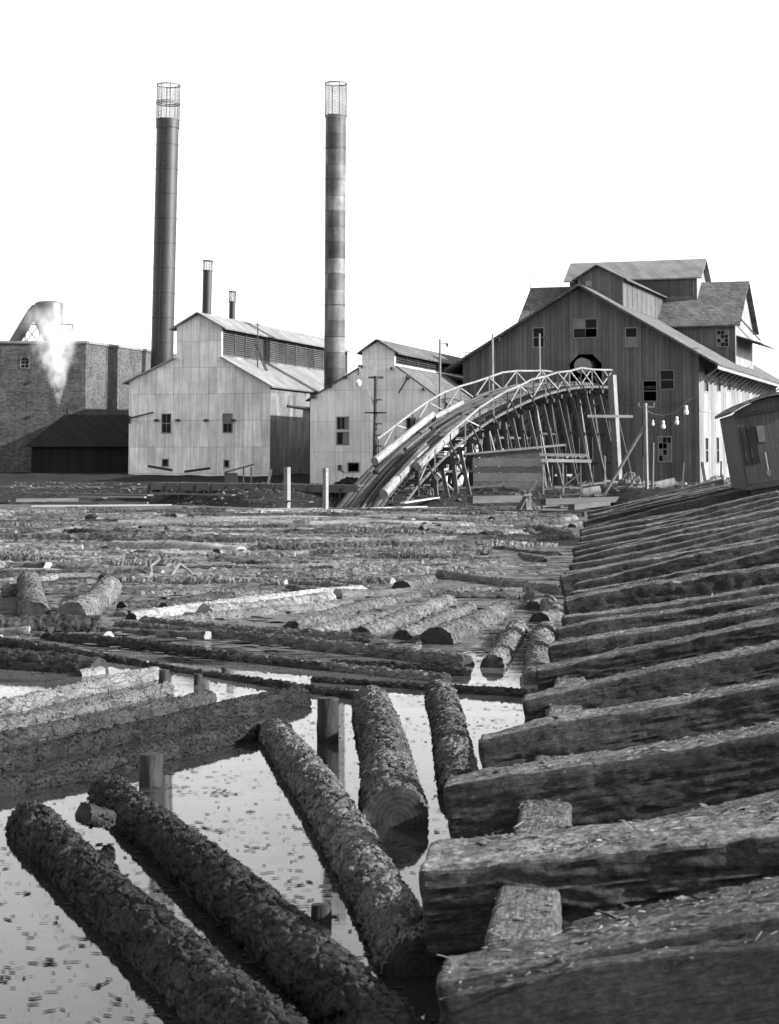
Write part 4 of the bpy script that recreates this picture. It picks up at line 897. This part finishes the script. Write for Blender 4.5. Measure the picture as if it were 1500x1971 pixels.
for xx in (.12, .32, .55): MB().box(xx, xx+.05, -.04, 0, .9, Hc-.45).build('end_rib', M_wood_dark, car)
MB().box(.62, .85, -.1, -.002, 1.55, 2.1).tube((.75,-.12,1.2),(.75,-.12,.4),.04,.04,8).box(.68,.84,-.2,-.1,.45,.6).build('brake_gear', M_metal_grey, car)
for yy in (.9, Lc-.9):
    wp = MB().tube((.35,yy,-.35),(Wc-.35,yy,-.35),.07,.07,10).tube((.45,yy,-.35),(.58,yy,-.35),.42,.42,24).tube((Wc-.58,yy,-.35),(Wc-.45,yy,-.35),.42,.42,24).build('wheel_set', M_metal, car)
MB().box(.1, Wc-.1, .1, Lc-.1, -.12, .05).build('underframe', M_wood_dark, car)

# ------------------------------------------------------------------ skidway
def sk_pt(Y0, t, dz=0.0):
    p = Vector((EDGE(Y0), Y0, 0)) + SKD*t; p.z = skid_top(t)+dz; return p
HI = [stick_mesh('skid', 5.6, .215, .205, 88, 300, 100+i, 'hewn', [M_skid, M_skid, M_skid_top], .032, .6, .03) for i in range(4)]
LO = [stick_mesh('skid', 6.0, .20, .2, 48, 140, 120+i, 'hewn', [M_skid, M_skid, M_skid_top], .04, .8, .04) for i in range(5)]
near = {0: 'second nearest blurred skid timber running out of the lower right corner', 1: 'skid timber with left end beside the near end of the long barked log', 2: 'thick dark skid timber third from the viewer, overhanging the water',
        3: 'skid timber fourth from the viewer with squared dark left end on the short barked log', 4: 'skid timber fifth from the viewer with rounded dark left end', 5: 'skid timber sixth from the viewer meeting the thin boom pole',
        6: 'skid timber seventh from the viewer with ragged bark on its left end'}
NEARPX = [(876,1926,1822), (846,1868,1776), (806,1668,1608), (858,1514,1407), (930,1430,1322), (1010,1336,1257), (1034,1286,1204), (1058,1243,1172), (1073,1214,1150), (1083,1184,1128), (1091,1160,1086), (1099,1138,1064), (1107,1118,1045)]
def put_skid(p, q, me, ln, l0, sy, sz, lbl):
    o = link('skid_timber', me); d = (q-p).normalized(); sd_ = Vector((-d.y, d.x, 0)).normalized()
    off = sd_*(.21*sy) - Vector((0,0,.215*sz)); aim(o, p+off, p+d*ln+off, (ln/l0, sy, sz)); return tag(o, lbl, 'timber', 'skid timbers along the pond edge')
OTH = 'weathered skid timber in the long row of sloping skids receding towards the mill'
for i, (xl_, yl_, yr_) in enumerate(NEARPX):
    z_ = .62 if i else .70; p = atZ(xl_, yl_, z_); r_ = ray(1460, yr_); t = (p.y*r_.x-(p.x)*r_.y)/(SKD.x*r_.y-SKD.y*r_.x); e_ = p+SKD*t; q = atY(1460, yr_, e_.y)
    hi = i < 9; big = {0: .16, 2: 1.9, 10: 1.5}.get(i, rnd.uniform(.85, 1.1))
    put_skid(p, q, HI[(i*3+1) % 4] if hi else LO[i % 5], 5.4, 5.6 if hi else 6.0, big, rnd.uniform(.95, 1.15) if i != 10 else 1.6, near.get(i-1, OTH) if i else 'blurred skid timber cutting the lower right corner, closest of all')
y_ = 34.4
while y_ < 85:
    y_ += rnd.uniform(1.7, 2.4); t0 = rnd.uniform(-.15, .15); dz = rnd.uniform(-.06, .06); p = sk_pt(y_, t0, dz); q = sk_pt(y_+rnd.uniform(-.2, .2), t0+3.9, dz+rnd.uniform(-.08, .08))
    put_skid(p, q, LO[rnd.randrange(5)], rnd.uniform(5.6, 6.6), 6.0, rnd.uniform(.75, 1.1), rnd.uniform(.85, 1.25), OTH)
# stringer log the skids rest on
me = stick_mesh('stringer', 16, .165, .165, 72, 700, 140, 'hewn', [M_stringer, M_stringer], .012, .05)
p = Vector((EDGE(5)+.42, 5, .36)); q = Vector((EDGE(21)+.42, 21, .36)); o = link('stringer_beam', me); aim(o, p, q); tag(o, 'pale hewn stringer beam lying crosswise under the near skid timbers', 'beam')
me = stick_mesh('fill', 5, .30, .3, 64, 260, 150, 'hewn', [M_stringer, M_stringer], .03, .2)
for i, (Y0, lb) in enumerate(((9.2, 'pale split slab laid between the second and third skid timbers'), (11.4, 'pale split slab laid between the third and fourth skid timbers'), (13.6, 'pale split slab laid between the fourth and fifth skid timbers'))):
    p = sk_pt(Y0, .7, -.47); q = sk_pt(Y0, 5.0, -.22); o = link('split_slab', me); aim(o, p, q, ((q-p).length/5, 2.0, .7)); tag(o, lb, 'slab', 'slabs between the skids')
# loose bark chips between the near skids
bpy.context.view_layer.update(); dg = bpy.context.evaluated_depsgraph_get()
rs = np.random.RandomState(5); mb = MB()
ctr = [(6.5+rs.rand()**1.6*24, rs.rand()*4.6, .12+.5*rs.rand()) for _ in range(260)]
for i in range(26000):
    c0 = ctr[int(rs.rand()**1.3*260)] if rs.rand() < .75 else (6.5+rs.rand()**1.6*24, rs.rand()*4.6, .1)
    Y0 = c0[0]+rs.randn()*c0[2]; t = c0[1]+rs.randn()*c0[2]*1.6; x = EDGE(Y0)+SKD.x*t; y = Y0+SKD.y*t
    ok, hit, nn, _, ob, _ = S.ray_cast(dg, Vector((x, y, 6)), Vector((0, 0, -1)))
    if not ok or hit.z < .15 or nn.z < .5: continue
    l = .008+.035*rs.rand()**3 + (.06*rs.rand() if rs.rand() < .025 else 0); wv = l*(.12+.35*rs.rand()**2); a = rs.randn()*.6-.1
    d1 = Vector((math.cos(a), math.sin(a), 0)); d1 = (d1-nn*d1.dot(nn)).normalized(); d2 = nn.cross(d1); tl = rs.randn()*.18
    ux = (d1+nn*tl)*l; uy = (d2+nn*rs.randn()*.2)*wv; c = hit+nn*(.004+abs(tl)*l); n_ = nn*.004
    P = [c-ux, c-uy*.9-ux*.2, c+ux*.8, c+uy]; mb.hexa([*P, *[v_+n_ for v_ in P]], int(rs.choice([0, 0, 0, 1, 1, 2, 2, 2, 3])))
tag(mb.build('bark_chips', [M_chip, M_scum, M_plank, M_plank_pale]), 'loose bark chips and splinters littering the skidway', 'chips', None, 'stuff')

# ------------------------------------------------------------------ logs: hand-placed foreground
LOGS = []                                             # footprints for spacing: (p, q, r)
def log_px(x0, y0, w0, x1, y1, w1, label, mat=None, kind='bark', seed=None, q='hi', depth=.03, end=None, sink=None, bend=.35, group=None):
    w0 *= .9; w1 *= .9
    za = .1; A = atZ(x0, y0, za); B = atZ(x1, y1, za)
    ra = w0*A.y/F/2; rb = w1*B.y/F/2
    sink = sink if sink is not None else (.22 if q == 'hi' else .02)
    A = atZ(x0, y0, ra*sink); B = atZ(x1, y1, rb*sink); ln = (B-A).length; seed = seed or len(LOGS)*7+11
    nu, nv = {'hi': (150, int(min(700, ln/.013))), 'mid': (90, int(min(420, ln/.028))), 'lo': (48, int(min(240, ln/.05)))}[q]
    me = stick_mesh('log', ln, ra, rb, nu, nv, seed, kind, [mat or M_bark, end or M_end], depth, bend, 0, *{'hi': (2100, .0145), 'mid': (700, .020), 'lo': (120, .035)}[q])
    o = link('log', me); aim(o, A, B); LOGS.append((A, B, max(ra, rb))); return tag(o, label, 'log', group or 'logs floating in the pond')
log_px(72, 1585, 100, 610, 2150, 190, 'dark barked log slanting out of the lower left corner', M_bark_dark)
L2 = log_px(220, 1525, 88, 850, 2140, 190, 'dark barked log with a side stub, second from the lower left corner', M_bark_dark)
log_px(528, 1412, 68, 800, 1865, 150, 'longest grey barked log in the foreground centre, pointing at the skids')
log_px(708, 1358, 78, 768, 1580, 140, 'thick short grey barked log with dark cut end facing the viewer')
log_px(840, 1338, 60, 900, 1525, 90, 'grey barked log whose near end is tucked under the skid timbers')
log_px(-40, 1484, 56, 572, 1346, 54, 'dark barked log, upper of the two crossing at left of centre', M_bark_wet)
log_px(-40, 1534, 54, 542, 1400, 50, 'dark barked log, lowest of the raft at left', M_bark_wet)
log_px(-40, 1442, 46, 405, 1348, 42, 'mid grey log in the raft at left, third from its near side', M_bark_dark)
log_px(-40, 1410, 34, 325, 1332, 34, 'thin rough log with broken bark in the raft at left', M_bark)
log_px(-40, 1376, 46, 305, 1302, 40, 'pale log at the far side of the raft at left, bright end towards the piles', M_bark_light)
log_px(-60, 1278, 74, 190, 1296, 66, 'broad dark log at the left edge behind the raft', M_bark_dark, q='mid')
log_px(150, 1302, 26, 196, 1296, 26, 'small pale slab end beside the broad dark log at left', M_bark_pale, q='lo')
log_px(-30, 1238, 26, 700, 1345, 24, 'long thin dark boom pole slanting across the open water', M_bark_dark, q='mid')
log_px(600, 1312, 20, 1045, 1342, 26, 'thin dark boom pole ending at the sixth skid timber', M_bark_dark, q='mid')
log_px(225, 1208, 36, 905, 1280, 40, 'long dark log slanting towards the sloping skids, upper one', M_bark, q='mid')
log_px(90, 1230, 34, 640, 1290, 36, 'long dark log slanting below the upper slanting log', M_bark_dark, q='mid')
log_px(380, 1262, 32, 860, 1312, 34, 'dark log slanting beside the thin boom pole', M_bark, q='mid')
log_px(280, 1202, 30, 720, 1238, 32, 'grey log just behind the slanting dark logs', M_bark, q='mid')
log_px(640, 1285, 34, 900, 1300, 34, 'short dark log at the edge of the open water by the skids', M_bark_dark, q='mid')
log_px(250, 1192, 34, 697, 1143, 40, 'bright pale log lying across the left middle of the pond', M_bark_pale, q='mid')
log_px(310, 1205, 30, 672, 1168, 34, 'pale log just in front of the bright pale log', M_bark_light, q='mid')
log_px(205, 1135, 52, 142, 1192, 66, 'stubby log at left with round dark end, right of a pair', M_bark, q='mid', sink=.5)
log_px(48, 1120, 48, 76, 1190, 62, 'stubby log at left edge with round dark end, left of a pair', M_bark, q='mid', sink=.5)
log_px(700, 1228, 52, 860, 1160, 38, 'barked log with dark half-round end, leftmost of three abreast at centre', q='mid')
log_px(775, 1232, 42, 905, 1172, 32, 'slim barked log with dark end, middle of three abreast at centre', q='mid')
log_px(838, 1240, 74, 968, 1182, 56, 'thick pale grey log with large dark end, right of three abreast at centre', M_bark, q='mid')
log_px(943, 1285, 54, 1003, 1212, 42, 'barked log with round cut end just left of the skids', q='mid')
log_px(1022, 1318, 60, 1056, 1218, 50, 'rough barked log lying against the ends of the skids', q='mid')
log_px(560, 1212, 40, 800, 1150, 30, 'grey log with ragged near end left of the three abreast', q='mid')
log_px(600, 1228, 36, 840, 1165, 28, 'flaky barked log beside the three abreast at centre', q='mid')
log_px(845, 1110, 30, 1100, 1145, 32, 'smooth grey log lying across behind the skid ends', q='lo')
log_px(1020, 1150, 36, 1088, 1192, 40, 'short log wedged against the skid ends', q='lo')
log_px(1100, 1185, 30, 1040, 1200, 52, 'log end with wide dark face near the skids', q='lo')
log_px(1060, 1160, 30, 1026, 1174, 40, 'small dark log end above the wide dark face near the skids', q='lo')
log_px(-40, 1138, 26, 500, 1134, 24, 'long straight pole lying level at left behind the pair of stubby logs', q='lo')
log_px(200, 1112, 24, 700, 1130, 26, 'long level log behind the bright pale log', q='lo')
log_px(830, 1120, 34, 772, 1137, 46, 'log showing a dark half-round end near pond centre', q='lo')
log_px(830, 1150, 22, 1000, 1152, 30, 'grey log behind the three abreast at centre', q='lo')
for pts_, lb in ((((284,1120),(291,1102),(290,1090),(308,1076)), 'crooked bare branch sticking up from the logs at left, left of two'), (((326,1120),(336,1097),(346,1085),(366,1100),(388,1124)), 'bent bare branch arching over the logs at left, right of two'), (((846,1066),(852,1052),(856,1036)), 'dark broken branch standing up from a log near pond centre')):
    Yb = atZ(pts_[0][0], pts_[0][1], .05).y; mb = MB(); P_b = [atY(x, y, Yb+.3*k) for k, (x, y) in enumerate(pts_)]
    for k, (a, b) in enumerate(zip(P_b, P_b[1:])): mb.tube(a, b, .055-.009*k, .046-.009*k, 8)
    tag(mb.build('dead_branch', M_wood_dark if 'dark' in lb else M_wood, smooth=True), lb, 'branch')
# side stub on the second log
p = atZ(215, 1578, .12); q = atZ(160, 1566, .22)
o = link('branch_stub', stick_mesh('branch_stub', .32, .06, .075, 24, 20, 77, 'bark', [M_pile, M_end], .03, .4, 0, 900, .012)); 
mw = Matrix.Translation((p+q)/2) @ (q-p).to_track_quat('X','Z').to_matrix().to_4x4(); o.parent = L2; o.matrix_parent_inverse = L2.matrix_world.inverted(); o.matrix_world = mw
# piles standing in the water
pile = None
for (px, pyb, pyt, wpx, lb) in ((630, 1428, 1345, 42, 'dark pile in the water between the long barked log and the thick short one'), (290, 1512, 1452, 44, 'dark pile at the near edge of the raft at left'), (380, 1318, 1298, 18, 'short pile alone in the open water beyond the raft'),
                               (315, 1332, 1290, 20, 'thin pile at the far right end of the raft'), (432, 1300, 1285, 14, 'smallest pile under the long boom pole'), (618, 1770, 1742, 40, 'low sawn-off pile barely above water beside the long barked log')):
    a = atZ(px, pyb, 0); r = wpx*a.y/F/2; h = (pyb-pyt)*a.y/F
    o = link('pile', stick_mesh('pile', h+1.5, r*1.02, r*.95, 40, 90, int(px), 'smooth', [M_pile, M_end], .035, .1)); aim(o, a+Vector((0,0,-1.5)), a+Vector((.01,0,h))); tag(o, lb, 'pile', 'piles in the pond')

# ------------------------------------------------------------------ logs: crowded far half of the pond
FAR = [stick_mesh('far_log', 8, .22, .19, 40, 170, 300+i, 'bark', [M_bark_far, M_end], .045, .5, 0, 60, .035) for i in range(6)]
FAR += [stick_mesh('far_log', 8, .22, .2, 32, 120, 320, 'smooth', [M_bark_pale, M_end_pale], .03, .5)]
for k_ in (1, 3): FAR[k_].materials[1] = M_end_pale
def segd(a, b, c, d):
    best = 9
    for i in range(7):
        p = a+(b-a)*(i/6); q = c+(d-c); u = q-c; t = max(0, min(1, (p-c).dot(u)/u.dot(u))); best = min(best, (p-c-u*t).length)
        p2 = c+(d-c)*(i/6); u = b-a; t = max(0, min(1, (p2-a).dot(u)/u.dot(u))); best = min(best, (p2-a-u*t).length)
    return best
placed = [(Vector((a.x,a.y,0)), Vector((b.x,b.y,0)), r) for a, b, r in LOGS]
HAND = list(placed)
n = 0; tries = 0
while n < 258 and tries < 30000:
    tries += 1; nearz = n < 105 and tries < 12000
    Y0 = 30 + 27*rnd.random() if nearz else 52 + 53*rnd.random()**.9; xmin = -.205*Y0-3; xmax = EDGE(Y0)-.4; X0 = rnd.uniform(xmin, xmax)
    px = 750+X0/Y0*F; py = YH+HC*F/Y0
    if px > 830 and 1040 < py < 1120 and rnd.random() < .7: continue
    if px > 560 and py > 1260: continue
    ang = rnd.gauss(0, .2) if rnd.random() < .66 else rnd.uniform(.5, 2.5)
    ln = (rnd.uniform(2.5, 6) if nearz else rnd.uniform(4.5, 12)) if abs(ang) < .6 else rnd.uniform(2.5, 6)
    dv = Vector((math.cos(ang), math.sin(ang), 0)); a = Vector((X0, Y0, 0))-dv*ln/2; b = a+dv*ln; r = rnd.uniform(.11, .22) if nearz else rnd.uniform(.15, .30)
    if b.x > EDGE(b.y)-.3 or a.x > EDGE(a.y)-.3 or max(a.y, b.y) > 106 or min(a.y, b.y) < 29: continue
    if any(abs(c.y-Y0) < 12 and segd(a, b, c, d) < (r+r2)*((1.15 if k_ < len(HAND) else .5) if nearz else .68) for k_, (c, d, r2) in enumerate(placed)): continue
    placed.append((a, b, r)); n += 1; pale = rnd.random() < .08 and Y0 > 44
    o = link('log', FAR[6] if pale else FAR[rnd.randrange(6)]); z = r*rnd.uniform(-.7, .25); a.z = z; b.z = z+rnd.uniform(-.06, .06)
    aim(o, a, b, (ln/8, r/.2, r/.2))
    zone = 'at the left edge' if px < 260 else 'left of centre' if px < 560 else 'right of centre' if px < 850 else 'near the skids'
    dist = 'nearer' if Y0 < 48 else 'middle' if Y0 < 72 else 'farthest'; big_ = 'thick' if r > .21 else 'slim' if r < .15 else 'rough'
    lie = 'lying level' if abs(math.sin(ang)) < .17 else 'lying aslant' if abs(math.sin(ang)) < .6 else 'pointing at the viewer'
    tag(o, '%s %s log %s in the %s crowd, %s' % (big_, 'pale stripped' if pale else 'barked', lie, dist, zone), 'log', 'logs crowding the far pond')
# ------------------------------------------------------------------ floating litter
rs = np.random.RandomState(9); mb = MB(); n = 0
def flake(c, l, wv, a, m, hz=.006):
    ux = np.array([math.cos(a)*l, math.sin(a)*l, 0]); uy = np.array([-math.sin(a)*wv, math.cos(a)*wv, 0]); c = c+np.array([0, 0, hz]); k = rs.uniform(.4, 1.1, 6)
    P = [c-ux*k[0], c-uy*k[1]-ux*.3, c+ux*.6-uy*k[2], c+ux*k[3], c+uy*k[4]+ux*.2, c-ux*.4+uy*k[5]]; mb.poly(P, m)
CC = [(rs.uniform(-6, 4), 8+rs.rand()**1.3*20, .05+.3*rs.rand()**2) for _ in range(420)]
for cx, cy_, cs in CC:
    for _ in range(int(6+60*rs.rand()**2)):
        px_ = cx+rs.randn()*cs*2.2; py_ = cy_+rs.randn()*cs*.9
        if px_ < EDGE(py_)+.2: l = .006+.05*rs.rand()**3; flake(np.array([px_, py_, 0]), l, l*(.12+.4*rs.rand()), rs.randn()*.8, 0)
C = np.stack([rs.uniform(-7, 5, 140000), 7.5+rs.rand(140000)**1.3*24, np.zeros(140000)], 1)
msk = fbm(C*np.array([.8, .9, 1]), 3, 3)*.6 + fbm(C*np.array([2.6, 3.4, 1]), 3, 8)*.4
for c, m_ in zip(C, msk):
    if m_ < .56 + .04*rs.randn() or c[0] > EDGE(c[1])+.3: continue
    l = .005+.055*rs.rand()**4 + (.05*rs.rand() if rs.rand() < .01 else 0); n += 1; flake(c, l, l*(.12+.35*rs.rand()), rs.randn()*.8, 0)
    if n > 9000: break
for i in range(16000):                                # bark slabs and scraps between the crowded logs
    Y_ = 27+78*rs.rand()**1.1; X_ = rs.uniform(-.21*Y_-2, EDGE(Y_)-.1); l = .04+.28*rs.rand()**3
    flake(np.array([X_, Y_, 0]), l, l*(.2+.5*rs.rand()), rs.randn()*.6, int(rs.rand()*2.6), .006+.05*rs.rand()**2)
tag(mb.build('floating_litter', [M_scum, M_chip, M_plank]), 'bark litter floating on the open water', 'litter', None, 'stuff')

rs = np.random.RandomState(12); mb = MB()
for i in range(7000):
    px = rs.uniform(20, 1480); Yq = 110+rs.rand()*30; X = (px-750)/F*Yq; z = ground_h(X, Yq)
    if z < -.1: continue
    l = .04+.22*rs.rand()**3; wv = l*(.15+.5*rs.rand()); a = rs.rand()*6.28; c = Vector((X, Yq, z+.02+.05*rs.rand()))
    ux = Vector((math.cos(a), math.sin(a), rs.randn()*.3))*l; uy = Vector((-math.sin(a), math.cos(a), rs.randn()*.3))*wv; n_ = Vector((0,0,.03))
    P = [c-ux, c-uy*.9, c+ux*.8, c+uy]; mb.hexa([*P, *[v_+n_ for v_ in P]])
tag(mb.build('shore_litter', M_wood), 'bark and splinters littering the dark shore', 'litter', None, 'stuff')

base_ = [stick_mesh('jam_log', 4, .2, .18, 22, 46, 400+i, 'bark', [M_bark_far, M_end], .05, .6) for i in range(4)]
Vb = []; Qb = []; Mb = []
for me in base_:
    v_ = np.zeros(len(me.vertices)*3); me.vertices.foreach_get('co', v_); Vb.append(v_.reshape(-1, 3)); q_ = np.zeros(len(me.loops), int); me.loops.foreach_get('vertex_index', q_); Qb.append(q_.reshape(-1, 4)); m_ = np.zeros(len(me.polygons), int); me.polygons.foreach_get('material_index', m_); Mb.append(m_)
Vs, Qs, Ms, off = [], [], [], 0; jr = random.Random(77)
for _ in range(620):
    Y_ = 29+75*jr.random()**1.05; X_ = jr.uniform(-.205*Y_-2, EDGE(Y_)-.8); px = 750+X_/Y_*F; py = YH+HC*F/Y_
    if (px > 830 and 1045 < py < 1115) or (px > 600 and py > 1255): continue
    an = jr.gauss(0, .35) if jr.random() < .6 else jr.uniform(.4, 2.7); ln = jr.uniform(1.5, 5); r = jr.uniform(.08, .2); k = jr.randrange(4); c_, s_2 = math.cos(an), math.sin(an)
    if X_+abs(c_)*ln/2 > EDGE(Y_)-.3 or Y_-abs(s_2)*ln/2 < 28: continue
    A_ = Vector((X_-c_*ln/2, Y_-s_2*ln/2, 0)); B_ = Vector((X_+c_*ln/2, Y_+s_2*ln/2, 0))
    if any(segd(A_, B_, c, d) < (r+r2)*.9 for c, d, r2 in HAND): continue
    v = Vb[k]*np.array([ln/4, r/.2, r/.2]); ti = jr.uniform(-.05, .05); z = r*jr.uniform(-.75, .2)
    Vs.append(np.stack([v[:,0]*c_-v[:,1]*s_2+X_, v[:,0]*s_2+v[:,1]*c_+Y_, v[:,2]+v[:,0]*ti+z], 1)); Qs.append(Qb[k]+off); Ms.append(np.where(Mb[k] == 1, 1 if jr.random() < .7 else 3, 2 if jr.random() < .25 else 0)); off += len(v)
o = link('sunken_log_jam', np_mesh('sunken_log_jam', np.concatenate(Vs), np.concatenate(Qs), [M_bark_far, M_end, M_bark, M_end_pale], np.concatenate(Ms)))
tag(o, 'half sunken logs and snags jammed between the floating logs across the pond', 'log jam', None, 'stuff')
